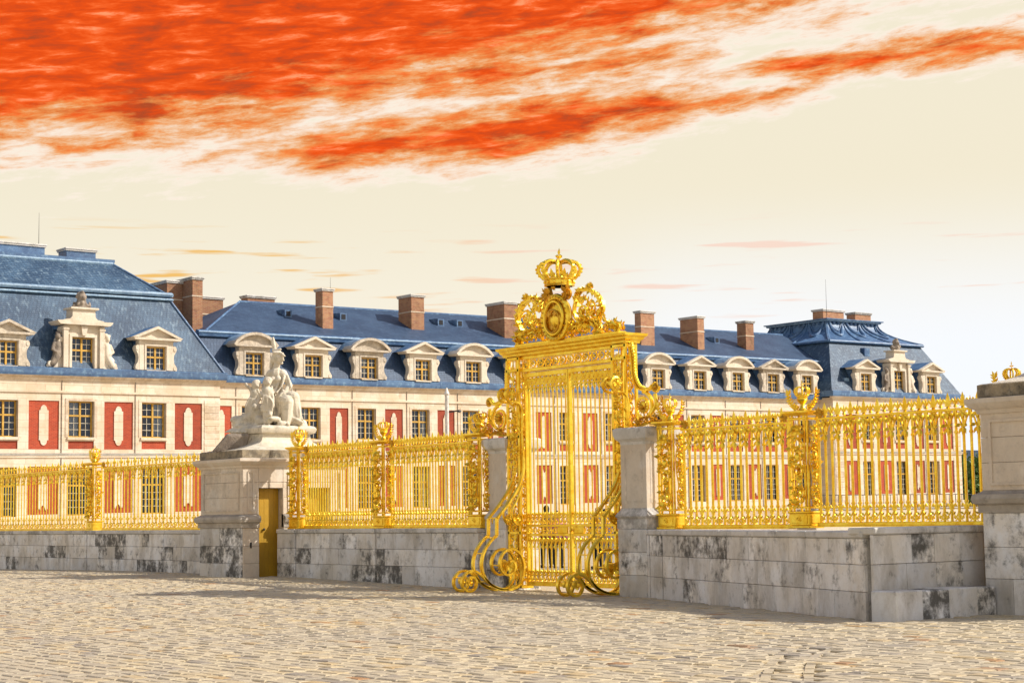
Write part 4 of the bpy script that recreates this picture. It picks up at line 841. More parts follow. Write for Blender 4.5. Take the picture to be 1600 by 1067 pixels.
        for e_ in (arm[1], arm[3]):
            k.ball(q(*e_), (.045*sc, .045*sc, .05*sc))
            for j in range(4): C(k, q(e_[0]+j-1.5, e_[1]+1, e_[2]), q(e_[0]+j-1.5, e_[1]+4, e_[2]-.02), .014, .011, 5)
        for j in range(5):
            a = lean-8+j*4; k.tube(smoothpath([q(a*.5-1, 20+j, -.12), q(a, 32, -.14+.03*(j % 2)), q(a-1, 46, -.12)], 4), .028, 6)
        return k
    link('standing_child', remesh_to_mesh(child(420, 596, -.62, ((-9, 22, -.05), (-14, 13, -.12), (9, 24, -.05), (10, 36, -.1)), 1), 'standing_child', 'statue_stone', .018, 2), S)
    link('standing_child', remesh_to_mesh(child(398, 598, -.15, ((-9, 6, 0), (-15, -1, -.02), (7, 22, -.1), (3, 32, -.15)), -6, 1.0), 'standing_child', 'statue_stone', .018, 2), S)
    rk = MB(); r = random.Random(5)
    for k in range(34):
        a, b = r.uniform(368, 470), r.uniform(652, 664); rk.ball(Q(a, b, r.uniform(-.75, .5)*(1-abs(a-424)/75)), (r.uniform(.1, .24), r.uniform(.1, .22), r.uniform(.06, .14)), 8, 6)
    for k in range(10): a = 374+k*4.2; rk.ball(Q(a, 657-k*2.3, -.15), (.2, .2, .18), 8, 6)
    rk.ball(Q(399, 640, -.2), (.2, .2, .26), 10, 7); rk.ball(Q(399, 634, -.32), (.12, .1, .12), 8, 6)
    for k in range(7): C(rk, Q(372+k*5, 664, -.2-.04*k), Q(352+k*5.5, 672+k*.4, -.3-.05*k), .07, .03, 7)
    link('rocky_base', remesh_to_mesh(rk, 'rocky_base', 'statue_stone', .028, 2), S)
    dp = MB()   # carved palm and drapery hanging over the plinth corner
    for k in range(9):
        C(dp, Q(362+k*3.4, 680, -.9+.03*k), Q(340+k*5.4, 703+(k % 3), -1.02+.04*k), .075, .03, 7)
    link('hanging_palm', remesh_to_mesh(dp, 'hanging_palm', 'dark_sculpture_stone', .022, 2), S)
build_statue()

# ================================================================== GATE PIERS
def pier(label, y0, y1, x0=23.95):
    P = thing('gate_pier', label, 'pier', (x0, y0, 0)); D_ = y1-y0; W_ = .95
    r = random.Random(int(y0*7)); MB().box(.05, W_-.05, .05, D_-.05, -.2, 3.3).build('core', 'pedestal_stone', P, False)
    zl = [-.1, .42, .88, 1.34]
    for f, L in ((lambda v: (-v[1]-.02, v[0], v[2]), D_), (lambda v: (v[0], -v[1]-.02, v[2]), W_), (lambda v: (v[0], D_+v[1]+.02, v[2]), W_)): slab_blocks(P, f, L, zl, (.8, 1.4), r, 'wall_stone', .08)
    m_ = MB(); ring_prism(m_, .04, W_-.04, .04, D_-.04, [(0, 1.34), (.06, 1.342), (.06, 1.52), (.05, 1.54), (.09, 1.60), (.06, 1.66), (.01, 1.72), (0, 1.76)]); m_.build('base_moulding', 'coping_stone', P, True, None, None, 30)
    s_ = MB(); s_.cbox(.07, W_-.07, .07, D_-.07, 1.74, 3.06, .012); s_.build('shaft', 'pedestal_stone', P, False)
    q = MB()
    for a in ((.16, D_-.16),):
        for z0, z1, b0, b1 in ((1.86, 1.91, a[0], a[1]), (2.88, 2.93, a[0], a[1]), (1.91, 2.88, a[0], a[0]+.05), (1.91, 2.88, a[1]-.05, a[1])): q.box(.045, .08, b0, b1, z0, z1); q.box(b0, b1, .045, .08, z0, z1)
    q.box(.055, .08, .26, D_-.26, 2.0, 2.8); q.build('panel_frame', 'pedestal_stone', P, False)
    c = MB(); ring_prism(c, .07, W_-.07, .07, D_-.07, [(0, 3.04), (.02, 3.042), (.03, 3.10), (.10, 3.16), (.13, 3.24), (.13, 3.36), (.08, 3.39)]); c.build('cap', 'coping_stone', P, True, None, None, 25)
pier('stone pier at the right side of the gilded gate', 26.12, 26.98)
pier('stone pier at the left side of the gilded gate', 31.09, 31.83, 24.26)

# ================================================================== GILDED IRONWORK
def volute(mb, c, r, turns, a0, plane, rad=.016, n=18, taper=True, sgn=1):
    """round-bar spiral around c in plane 'yz' or 'xz'"""
    f = (lambda p, q: (c[0], p, q)) if plane == 'yz' else (lambda p, q: (p, c[1], q))
    cc = (c[1], c[2]) if plane == 'yz' else (c[0], c[2])
    pts = spiral(cc, r, r*.15, a0, a0+sgn*turns*2*PI, n, f); mb.tube(pts, [rad*(1-.35*k/n) for k in range(n+1)], 5); mb.ball(pts[-1], rad*1.7, 6, 4)
def fleur(mb, z, s=1.0, y=0.0, x=0.0, down=False):
    """fleur-de-lis standing on z (or hanging)"""
    g = -1 if down else 1
    mb.tube([(x, y, z), (x, y, z+g*.05*s), (x, y, z+g*.10*s), (x, y, z+g*.17*s), (x, y, z+g*.24*s)], [.014*s, .020*s, .042*s, .030*s, .003*s], 7, .6)
    for q in (-1, 1):
        mb.tube([(x, y+q*.012*s, z+g*.03*s), (x, y+q*.05*s, z+g*.10*s), (x, y+q*.085*s, z+g*.135*s), (x, y+q*.105*s, z+g*.105*s), (x, y+q*.09*s, z+g*.075*s)], [.012*s, .022*s, .022*s, .017*s, .006*s], 6, .6)
    mb.box(x-.022*s, x+.022*s, y-.045*s, y+.045*s, z+g*.045*s-.009*s, z+g*.045*s+.009*s)
BARH = 1.97   # bar length of the fence (bottom rail to top rail), local z from the coping
def bar_meshes():
    b = MB(); b.tube([(0, 0, .06), (0, 0, BARH+.02)], .0195, 8); b.lathe([(.03, .40), (.034, .42), (.03, .44)], 8); b.lathe([(.03, 1.56), (.034, 1.58), (.03, 1.60)], 8)
    bar = mesh_of(b, 'bar', 'gold', True)
    b = MB(); b.tube([(0, 0, .06), (0, 0, BARH+.02)], .025, 8); b.lathe([(.034, .40), (.039, .42), (.034, .44)], 8); b.lathe([(.034, 1.56), (.039, 1.58), (.034, 1.60)], 8); global BAR2; BAR2 = mesh_of(b, 'bar', 'gold', True)
    s_ = MB(); s_.lathe([(.026, 0), (.038, .02), (.02, .045), (.03, .075), (.024, .10), (.001, .19)], 8, (0, 0, BARH+.03)); sp = mesh_of(s_, 'finial', 'gold')
    f = MB(); fleur(f, BARH+.01, 1.15); f.lathe([(.026, -.02), (.036, 0), (.02, .02)], 8, (0, 0, BARH+.03)); fl = mesh_of(f, 'finial', 'gold')
    p = MB()   # hanging scrolled pendant under the top rail
    for q in (-1, 1):
        p.tube(smoothpath([(-.01, q*.135, BARH-.02), (-.012, q*.12, BARH-.09), (-.012, q*.07, BARH-.17), (-.012, q*.03, BARH-.30)], 4), .018, 5)
        volute(p, (-.012, q*.065, BARH-.085), .052, 1.2, PI/2, 'yz', .016, 12, sgn=q); p.leaf((-.02, q*.03, BARH-.26), (-.3, q*.8, -.3), (-1, 0, 0), .11, .07); p.leaf((-.02, q*.02, BARH-.30), (-.1, q*.45, -1), (-1, 0, 0), .15, .065); p.leaf((-.02, q*.05, BARH-.16), (-.3, q*.7, .5), (-1, 0, 0), .09, .06)
    p.leaf((-.03, 0, BARH-.05), (-.1, 0, -1), (-1, 0, 0), .14, .08); p.leaf((-.03, 0, BARH-.28), (-.05, 0, -1), (-1, 0, 0), .17, .06); p.ball((0, 0, BARH-.29), (.034, .04, .03), 7, 5)
    pend = mesh_of(p, 'pendant', 'gold')
    t_ = MB()  # fleuron foot with scrolls reaching to both neighbours
    fleur(t_, .25, .95)
    for q in (-1, 1):
        t_.tube(smoothpath([(0, q*.015, .27), (-.01, q*.05, .20), (-.01, q*.12, .12), (-.01, q*.155, .095)], 4), .013, 5); volute(t_, (-.01, q*.075, .145), .045, 1.25, -PI/2, 'yz', .012, 12, sgn=q); t_.leaf((-.02, q*.04, .2), (-.2, q*.9, .6), (-1, 0, 0), .09, .05)
        volute(t_, (-.01, q*.125, .19), .03, 1.1, PI/2, 'yz', .010, 10, sgn=-q)
    t_.ball((0, 0, .245), (.032, .036, .028), 7, 5)
    foot = mesh_of(t_, 'foot_scroll', 'gold')
    return bar, sp, fl, pend, foot
BAR, SPEAR, FLEUR, PEND, FOOT = bar_meshes()
def fence_panel(label, y0, y1, z, step=.157):
    F = thing('gilded_fence', label, 'fence', (XF, y0, z), 'gilded fences on the low walls'); L = y1-y0; n = max(2, round(L/step)); n += (n+1) % 2; st = L/(n-1+1.0); sy = max(.8, min(1.35, step/.157))
    b = MB(); b.cbox(-.035, .035, 0, L, .02, .085, .008); b.box(-.045, .045, 0, L, .0, .022); b.build('bottom_rail', 'gold', F, False)
    t_ = MB(); t_.cbox(-.028, .028, 0, L, BARH-.03, BARH+.012, .006); t_.cbox(-.018, .018, 0, L, BARH-.125, BARH-.105, .004); t_.build('top_rail', 'gold', F, False)
    for k in range(n):
        y = st*(k+.5); o = link('bar', BAR2 if y0 < 30 else BAR, F, (0, y, 0))
        if k % 2 == 0: link('finial', SPEAR, o)
        else:
            link('finial', FLEUR, o)
            for nm_, me_ in (('pendant', PEND), ('foot_scroll', FOOT)): link(nm_, me_, o).scale = (1, sy, 1)
    for yy, q in ((.12, 1), (L-.12, -1)):   # leafy scroll where the rail meets the post
        sc_ = MB(); volute(sc_, (-.02, yy, BARH+.10), .085, 1.4, -PI/2, 'yz', .02, 16, sgn=q)
        for k in range(7): a = k*.9; sc_.leaf((-.03, yy, BARH+.10), (-.2, math.cos(a), math.sin(a)), (-1, 0, 0), .12, .06)
        sc_.build('end_scroll', 'gold_dark', F)
def crown(mb, c, R, H, arches=8, cross=True, rad=None, fl=True):
    cx, cy, cz = c; rad = rad or R*.075
    mb.lathe([(R*.66, 0), (R*.74, .02*H), (R*.72, .06*H), (R*.68, .08*H), (R*.68, .20*H), (R*.76, .22*H), (R*.78, .26*H), (R*.70, .29*H), (R*.62, .29*H), (R*.62, 0)], 20, c)
    for k in range(12): a = 2*PI*k/12; mb.ball((cx+R*.71*math.cos(a), cy+R*.71*math.sin(a), cz+.14*H), R*.075, 6, 4)
    for k in range(arches):
        a = 2*PI*k/arches; ca, sa = math.cos(a), math.sin(a)
        pr = smoothpath([(R*.72, .27*H), (R*.93, .45*H), (R*1.0, .62*H), (R*.86, .80*H), (R*.5, .92*H), (R*.08, .86*H)], 3)if False else smoothpath([(R*.72, 0, .27*H), (R*.93, 0, .45*H), (R, 0, .62*H), (R*.86, 0, .80*H), (R*.5, 0, .90*H), (R*.06, 0, .84*H)], 3)
        mb.tube([(cx+p_[0]*ca, cy+p_[0]*sa, cz+p_[2]) for p_ in pr], rad, 6)
        for p_ in pr[2:-4:2]: mb.ball((cx+(p_[0]+rad)*ca, cy+(p_[0]+rad)*sa, cz+p_[2]), rad*.75, 5, 4)
        if fl:
            b_ = a+PI/arches; d = (math.cos(b_), math.sin(b_)); nrm = d+(0,); bp = (cx+R*.72*d[0], cy+R*.72*d[1], cz+.28*H)
            mb.leaf(bp, (d[0]*.25, d[1]*.25, 1), nrm, .34*H, R*.22); 
            for q in (-1, 1): mb.leaf(bp, (-q*d[1]+d[0]*.2, q*d[0]+d[1]*.2, 1.0), nrm, .22*H, R*.16)
    if cross:
        z = cz+.86*H; mb.ball((cx, cy, z), R*.13, 8, 6); mb.tube([(cx, cy, z), (cx, cy, z+.22*H)], R*.05, 6)
        for d in ((0, 0, 1), (0, 1, .1), (0, -1, .1), (1, 0, .1), (-1, 0, .1)): mb.leaf((cx, cy, z+.20*H), d, (1, 0, 0) if d[0] == 0 else (0, 1, 0), (.32 if d[2] == 1 else .17)*H, R*.2, R*.09)
def laurel(mb, y0, z0, q, s=1.0, x=0.0):
    pts = smoothpath([(x, y0+q*.03*s, z0), (x, y0+q*.20*s, z0+.05*s), (x, y0+q*.33*s, z0+.19*s), (x, y0+q*.36*s, z0+.36*s)], 3); mb.tube(pts, .012*s, 5)
    for i, p_ in enumerate(pts[2:]):
        for e_ in (-1, 1): mb.leaf(p_, (-.25*e_, q*.35*e_, .9), (1, .3, 0), .11*s, .045*s); mb.leaf(p_, (-.6*e_, q*.8, .4), (1, 0, .2), .09*s, .045*s)
HAVE = {}
def fence_post(label, y, z, x=XF):
    if not HAVE:
        d, h = .17, .25
        b = MB(); b.cbox(-d-.03, d+.03, -h-.02, h+.02, 0, .05, .01); b.cbox(-d, d, -h, h, .05, .27, .012); b.cbox(-d-.03, d+.03, -h-.02, h+.02, .27, .31, .01)
        b.cbox(-d-.012, -d, -h+.06, h-.06, .085, .235, .004); b.cbox(-h+.12, h-.12, -h-.01, -h, .085, .235, .004); volute(b, (-d-.015, 0, .16), .06, 1.4, 0, 'yz', .013, 14); b.lathe([(.0, 0), (.03, .0), (.03, .01)], 8, (-d-.02, 0, .16)); HAVE['base_box'] = b
        s_ = MB()
        for X in (-d+.03, d-.03):
            for Y in (-h+.03, -h+.105, h-.03, h-.105):
                if X > 0 and abs(Y) < h-.05: continue
                s_.cbox(X-.019, X+.019, Y-.019, Y+.019, .31, 2.06, .005)
        for zz in (.36, 1.98): s_.cbox(-d, d, -h, h, zz, zz+.04, .006)
        HAVE['shaft'] = s_
        o = MB(); r = random.Random(2); X = -d+.02   # lyre, garland, mask and drop of leaves
        for q in (-1, 1):
            o.tube(smoothpath([(X, q*.03, .45), (X, q*.11, .62), (X, q*.05, .85), (X, q*.12, 1.15), (X, q*.13, 1.45), (X, q*.05, 1.62)], 4), .017, 6); volute(o, (X, q*.07, 1.66), .06, 1.3, 0 if q > 0 else PI, 'yz', .014, 14, sgn=q); volute(o, (X, q*.07, .50), .05, 1.3, PI if q > 0 else 0, 'yz', .013, 14, sgn=-q)
            for k in range(10): zz = 1.0+.09*k; o.leaf((X-.01, q*.10, zz), (-.3, q*r.uniform(-.3, .9), r.uniform(.2, 1)), (-1, 0, 0), .11, .05)
        o.ball((X-.02, 0, 1.30), (.06, .07, .09), 10, 7); o.ball((X-.02, 0, 1.45), (.05, .06, .06), 8, 6)
        for k in range(95): zz = r.uniform(.42, 1.9); o.leaf((X-.015, r.uniform(-.13, .13), zz), (-.4, r.uniform(-1, 1), r.uniform(-1, .4)), (-1, 0, 0), r.uniform(.10, .17), r.uniform(.06, .09))
        for k in range(14): a = 2*PI*k/14; o.leaf((X-.02, 0, 1.80), (-.15, math.cos(a), math.sin(a)), (-1, 0, 0), .13, .05)
        o.ball((X-.03, 0, 1.80), (.035, .05, .05), 8, 6)
        for zz, rr_ in ((.62, .035), (.74, .045), (.87, .05), (1.0, .045), (1.1, .035)): o.ball((X-.01, 0, zz), (rr_, rr_, .055), 8, 6)
        HAVE['shaft_ornament'] = o
        c = MB(); c.loft([[(-d-q, -h-q, zz), (d+q, -h-q, zz), (d+q, h+q, zz), (-d-q, h+q, zz)] for q, zz in ((0, 2.06), (.02, 2.08), (.07, 2.11), (.07, 2.14), (.02, 2.15))]); HAVE['cap'] = c
        k_ = MB(); crown(k_, (0, 0, 2.34), .135, .28, 8, True, .015); k_.lathe([(.05, 2.15), (.09, 2.17), (.05, 2.21), (.04, 2.27), (.10, 2.335)], 10); HAVE['crown'] = k_
        for key in ('base_box', 'shaft', 'shaft_ornament', 'cap', 'crown'): HAVE[key] = mesh_of(HAVE[key], key, 'gold')
        for q in (-1, 1):
            l_ = MB(); laurel(l_, 0, 2.15, q, .95); volute(l_, (0, q*.16, 2.22), .07, 1.4, -PI/2, 'yz', .016, 16, sgn=q); HAVE[q] = mesh_of(l_, 'laurel_branch', 'gold')
    P = thing('fence_post', label, 'fence post', (x, y, z), 'gilded fence posts')
    for key in ('base_box', 'shaft', 'shaft_ornament', 'cap', 'crown'): link(key, HAVE[key], P)
    so_ = link('shaft_ornament', HAVE['shaft_ornament'], P, (0, -.085, 0)); so_.rotation_euler = (0, 0, PI/2); so_.scale = (1, .72, 1)
    for q in (-1, 1): link('laurel_branch', HAVE[q], P)
fence_panel('gilded fence panel at the far left edge', 53.0, 61.6, 1.37, .235); fence_panel('gilded fence panel just left of the statue pedestal', 44.0, 51.84, 1.37, .235)
fence_panel('gilded fence panel just right of the statue pedestal', 36.26, 39.70, 1.38, .118); fence_panel('gilded fence panel ending at the left gate pier', 32.36, 35.74, 1.38, .118)
fence_panel('gilded fence panel just right of the right gate pier', 22.5, 25.45, 1.33); fence_panel('gilded fence panel ending at the right statue pedestal', 18.05, 21.9, 1.36)
fence_post('gilded fence post with crown, leftmost in view', 52.42, 1.37); fence_post('gilded fence post half hidden behind the left of the statue pedestal', 43.7, 1.37)
fence_post('gilded fence post touching the right side of the statue pedestal', 39.98, 1.38); fence_post('gilded fence post midway between statue and gate', 36.0, 1.38)
fence_post('gilded fence post beside the left gate pier', 32.1, 1.38); fence_post('gilded fence post beside the right gate pier', 25.75, 1.33); fence_post('tall gilded fence post midway right of the gate', 22.2, 1.34); fence_post('gilded fence post whose crown peeps over the right pedestal', 17.80, 1.36, 24.6)

# ------------------------------------------------------------------ the great gate
GX, GY = 24.45, 29.05
G = thing('palace_gate', 'tall gilded double gate with crowned crest and scroll buttresses', 'gate', (GX, GY, .05))
gl = lambda Y: Y-GY
HW_IN, HW_OUT = 1.545, 2.02
# pilasters
for q in (-1, 1):
    p = MB()
    for Y in (HW_IN+.035, HW_OUT-.035):
        for X in (-.14, .14): p.cbox(X-.03, X+.03, *sorted((q*(Y-.03), q*(Y+.03))), 0, 5.12, .006)
    for z in (.0, 1.18, 1.40, 3.3, 4.78, 5.04): p.cbox(-.17, .17, *sorted((q*HW_IN, q*HW_OUT)), z, z+.07, .008)
    P = p.build('pilaster', 'gold', G, False); r = random.Random(9+q); yc = q*(HW_IN+HW_OUT)/2
    for X in (-.14, .14):
        o = MB(); z = .28; o.box(X-.006, X+.006, yc-.012, yc+.012, .05, 5.05)
        while z < 4.95:
            s_ = 1 if int(z*10) % 2 else -1
            volute(o, (X, yc, z), .125, 1.5, r.uniform(0, 6), 'yz', .016, 16, sgn=s_)
            for k in range(9): a = r.uniform(0, 2*PI); o.leaf((X-.01, yc+.07*math.cos(a), z+.07*math.sin(a)), (-.3, math.cos(a+.6), math.sin(a+.6)), (-1, 0, 0), .11, .055)
            fleur(o, z+.05, .7, yc, X-.01)
            z += .235
        o.build('pilaster_scrollwork', 'gold', P)
# frieze, cornice
fr = MB(); fr.cbox(-.10, .10, -HW_IN, HW_IN, 4.76, 4.84, .008); fr.cbox(-.10, .10, -HW_IN, HW_IN, 5.04, 5.12, .008); FRZ = fr.build('frieze', 'gold', G, False)
o = MB(); n = 12
for k in range(n):
    y = -HW_IN+.13+(2*HW_IN-.26)*k/(n-1)
    o.tube([(-.06, y+.085*math.cos(2*PI*i/14), 4.94+.085*math.sin(2*PI*i/14)) for i in range(14)], .015, 5, 1, True); o.ball((-.06, y, 4.94), .03, 7, 5)
    for i in range(6): a = i*PI/3; o.leaf((-.07, y, 4.94), (-.1, math.cos(a), math.sin(a)), (-1, 0, 0), .075, .04)
    if k < n-1:
        y2 = y+.13
        for s_ in (-1, 1): o.tube([(-.06, y2-.05, 4.94+.09*s_), (-.06, y2, 4.94), (-.06, y2+.05, 4.94+.09*s_)], .012, 5)
o.build('frieze_rosettes', 'gold', FRZ)
c = MB(); pr = [(.0, 5.12), (.06, 5.122), (.08, 5.17), (.16, 5.20), (.18, 5.24), (.26, 5.27), (.28, 5.32), (.0, 5.34)]
c.loft([[(-.17-o_*.55, -HW_OUT-o_*.6, z), (.17+o_*.55, -HW_OUT-o_*.6, z), (.17+o_*.55, HW_OUT+o_*.6, z), (-.17-o_*.55, HW_OUT+o_*.6, z)] for o_, z in pr]); c.build('cornice', 'gold', G, True, None, None, 20)
# leaves of the gate
GB = MB(); GB.tube([(0, 0, .10), (0, 0, 4.66)], .0165, 8)
for z in (1.02, 1.62, 4.30): GB.lathe([(.024, z), (.03, z+.02), (.024, z+.04)], 8)
GBm = mesh_of(GB, 'bar', 'gold')
def gate_orn():
    a = MB()   # hanging lattice at the top
    for q in (-1, 1):
        a.tube(smoothpath([(-.012, q*.07, 4.62), (-.012, q*.06, 4.52), (-.012, q*.02, 4.42), (-.012, 0, 4.34)], 3), .015, 5); volute(a, (-.012, q*.035, 4.57), .038, 1.2, PI/2, 'yz', .014, 10, sgn=q); volute(a, (-.012, q*.042, 4.48), .034, 1.2, 0, 'yz', .013, 10, sgn=q); volute(a, (-.012, q*.045, 4.40), .026, 1.1, 0, 'yz', .011, 10, sgn=q)
        a.leaf((-.02, q*.01, 4.40), (-.2, q*.5, -1), (-1, 0, 0), .10, .045)
    for zz in (4.59, 4.51, 4.43): a.tube([(-.015, .034*math.cos(2*PI*i/10), zz+.034*math.sin(2*PI*i/10)) for i in range(10)], .014, 5, 1, True)
    a.leaf((-.02, 0, 4.40), (-.1, 0, -1), (-1, 0, 0), .15, .06); a.leaf((-.02, 0, 4.64), (-.1, 0, -1), (-1, 0, 0), .10, .06)
    b = MB()
    for z0, s_ in ((0.0, .9),):
        fleur(b, z0+.10, s_)
        for q in (-1, 1): b.tube(smoothpath([(-.01, q*.072, z0), (-.01, q*.05, z0+.06), (-.01, q*.012, z0+.12)], 3), .011, 5); volute(b, (-.01, q*.042, z0+.035), .03, 1.2, -PI/2, 'yz', .010, 10, sgn=q); volute(b, (-.01, q*.055, z0+.13), .025, 1.1, 0, 'yz', .009, 10, sgn=q)
    c = MB()
    for q in (-1, 1):
        c.tube(smoothpath([(-.012, q*.07, 1.12), (-.012, q*.055, 1.04), (-.012, q*.012, .94)], 3), .011, 5); volute(c, (-.012, q*.035, 1.06), .033, 1.2, PI/2, 'yz', .010, 10, sgn=q); c.leaf((-.02, q*.012, .95), (-.2, q*.5, -1), (-1, 0, 0), .09, .04)
    c.leaf((-.02, 0, .98), (-.1, 0, -1), (-1, 0, 0), .13, .05)
    return mesh_of(a, 'top_pendant', 'gold'), mesh_of(b, 'fleuron', 'gold'), mesh_of(c, 'mid_pendant', 'gold')
ORN = gate_orn()
for q in (-1, 1):
    ya, yb = (.012, HW_IN-.02); L = MB(); sgn = lambda a, b: sorted((q*a, q*b))
    L.cbox(-.05, .05, *sgn(ya-.005, ya+.03), .06, 4.74, .008); L.cbox(-.05, .05, *sgn(yb-.05, yb), .06, 4.74, .008)
    for z0, z1 in ((.06, .16), (1.14, 1.20), (1.34, 1.40), (4.64, 4.74)): L.cbox(-.045, .045, *sgn(ya+.029, yb-.049), z0, z1, .006)
    leaf_ = L.build('gate_leaf', 'gold', G, False); n = 10; st = (yb-ya-.10)/n
    for k in range(n):
        y = q*(ya+.05+st*(k+.5)); b = link('bar', GBm, leaf_, (0, y, 0)); link('top_pendant', ORN[0], leaf_, (0, y, 0)); link('fleuron', ORN[1], leaf_, (0, y, 1.42)); link('fleuron', ORN[1], leaf_, (0, y, .17)); link('mid_pendant', ORN[2], leaf_, (0, y, 0))
    lk = MB(); m_ = 6; lk.cbox(-.05, -.02, *sgn(ya+.08, ya+.42), 1.20, 1.34, .006)
    for k in range(m_):
        y = q*(ya+.52+(yb-ya-.64)*k/(m_-1)); lk.tube([(-.02, y+.06*math.cos(2*PI*i/14), 1.27+.06*math.sin(2*PI*i/14)) for i in range(14)], .012, 5, 1, True); lk.ball((-.02, y, 1.27), .022, 6, 4); fleur(lk, 1.21, .4, y+q*.08, -.02)
    if q < 0: lk.ball((-.07, -.06, 1.27), .04, 8, 6)
    lk.build('lock_rail', 'gold', leaf_)
# scroll buttresses standing out in front of each pilaster
def buttress(q, yc):
    B = None; r = random.Random(4)
    f = lambda a, z: (-a, 0, z)     # a = distance out from the gate plane
    main = smoothpath([f(.12, 3.05), f(.11, 2.62), f(.26, 2.25), f(.52, 1.92), f(.86, 1.58)], 5)
    knee = [f(.87, 1.57), f(.88, 1.20)]
    low = smoothpath([f(.88, 1.20), f(1.05, 1.08), f(1.22, .88), f(1.31, .62), f(1.26, .36), f(1.06, .14), f(.80, .03), f(.52, .02), f(.30, .10), f(.17, .30), f(.14, .55), f(.24, .78), f(.46, .90), f(.68, .84), f(.80, .66), f(.78, .46), f(.62, .34), f(.45, .38), f(.38, .52), f(.45, .64), f(.55, .62)], 4)
    foot = smoothpath([f(.60, .03), f(.85, .06), f(1.10, .17), f(1.30, .34), f(1.50, .45), f(1.70, .42), f(1.83, .28), f(1.82, .12), f(1.70, .03), f(1.55, .04), f(1.46, .15), f(1.48, .27), f(1.58, .32), f(1.67, .27), f(1.66, .18)], 4)
    inner = smoothpath([f(.14, 2.30), f(.30, 1.98), f(.45, 1.74), f(.42, 1.52), f(.28, 1.42), f(.17, 1.52), f(.20, 1.64), f(.30, 1.63)], 4)
    mb = MB()
    for off in (-.15, .15):
        for pth in (main, knee, low, foot): mb.ribbon([V3(p)+V3((0, off, 0)) for p in pth], .07, .048, (0, 1, 0))
    B = mb.build('scroll_buttress', 'gold', G, True, (0, yc, -.03), None, 35)
    w = MB()
    for off in (-.15, .15): w.ribbon([V3(p)+V3((0, off, 0)) for p in inner], .05, .03, (0, 1, 0))
    for pth, st in ((main, 6), (low, 7), (foot, 7)):
        for p_ in pth[2::st]: w.tube([V3(p_)+V3((0, -.15, 0)), V3(p_)+V3((0, .15, 0))], .014, 5)
    for (a, z, rad_) in ((.50, .53, .17), (1.58, .20, .09), (.30, 1.55, .15)):
        for s_ in (-1, 1):
            for k in range(14): t0 = 2*PI*k/14; w.leaf((-a, s_*.12, z), (math.cos(t0), s_*.25, math.sin(t0)), (0, s_, 0), rad_*r.uniform(.8, 1.1), rad_*.45)
            w.ball((-a, s_*.14, z), rad_*.28, 8, 6)
    for k in range(26):
        p_ = main[min(len(main)-1, int(k*.8))]; w.leaf(V3(p_)+V3((.05, r.uniform(-.12, .12), -.03)), (r.uniform(-.2, .6), r.uniform(-.4, .4), r.uniform(-1, -.2)), (-1, 0, .3), .14, .06)
    # upper volutes at the level of the leaf tops and the leafy stem running down the pilaster
    for off in (-.13, .13):
        volute(w, (-.42, off, 4.30), .17, 1.6, -PI/2, 'xz', .035, 22, sgn=-1); w.tube(smoothpath([(-.10, off, 3.05), (-.12, off, 3.5), (-.10, off, 3.9), (-.20, off, 4.10), (-.42, off, 4.13)], 4), .028, 6)
        for k in range(10): a = 2*PI*k/10; w.leaf((-.42, off*1.1, 4.30), (math.cos(a), off*1.5, math.sin(a)), (0, off, 0), .13, .07)
    for k in range(40):
        z = r.uniform(2.9, 4.2); w.leaf((-.16, r.uniform(-.14, .14), z), (-.6, r.uniform(-.6, .6), r.uniform(-.4, 1)), (-1, 0, 0), .13, .06)
    w.build('buttress_foliage', 'gold', B)
buttress(-1, gl(27.18)); buttress(1, gl(30.70))
# side brackets over the piers (in the plane of the fence)
def bracket(q):
    b = MB(); r = random.Random(12); x = -.05; y0 = q*(HW_OUT+.02); f = lambda a, z: (x, y0+q*a, z)
    main = smoothpath([f(.0, 5.05), f(.06, 4.75), f(.08, 4.45), f(.20, 4.20), f(.42, 4.10), f(.56, 4.12), f(.66, 4.20)], 5)
    b.ribbon(main, .10, .04, (1, 0, 0))
    for i in range(0, len(main), 1):
        b.ball(V3(main[i])+V3((0, q*.05, .03)), .042, 6, 4)
    volute(b, f(.36, 3.78), .30, 2.1, PI*.5, 'yz', .045, 40, sgn=-q); volute(b, f(.74, 4.16), .12, 1.6, PI, 'yz', .03, 20, sgn=-q)
    b.tube(smoothpath([f(.60, 3.62), f(.74, 3.8), f(.72, 4.02)], 4), .04, 7); b.tube(smoothpath([f(.02, 3.42), f(.3, 3.40), f(.62, 3.46), f(.95, 3.45)], 4), .035, 6)
    O = b.build('side_bracket', 'gold', G)
    l_ = MB()
    for k in range(14): a = 2*PI*k/14; l_.leaf(f(.36, 3.78), (-.2, math.cos(a), math.sin(a)), (-1, 0, 0), .17, .075)
    for k in range(14): a = 2*PI*k/14; l_.leaf(f(.74, 4.16), (-.2, math.cos(a), math.sin(a)), (-1, 0, 0), .12, .06)
    l_.ball(V3(f(.36, 3.78))+V3((-.05, 0, 0)), .06, 8, 6); l_.ball(V3(f(.74, 4.16))+V3((-.03, 0, 0)), .05, 8, 6)
    for k in range(70): a = r.uniform(.1, 1.1); l_.leaf(f(a, 3.44+r.uniform(-.05, .12)), (r.uniform(-1, .2), r.uniform(-1, 1), r.uniform(-.2, .9)), (-1, 0, .3), .13, .06)
    for k in range(26): a = r.uniform(.8, 1.05); l_.leaf(f(a, 3.55+r.uniform(0, .35)), (r.uniform(-1, .2), q*r.uniform(-.2, 1), r.uniform(-.1, .9)), (-1, 0, .3), .13, .06)
    l_.build('bracket_leaves', 'gold_dark', O)
bracket(-1); bracket(1)
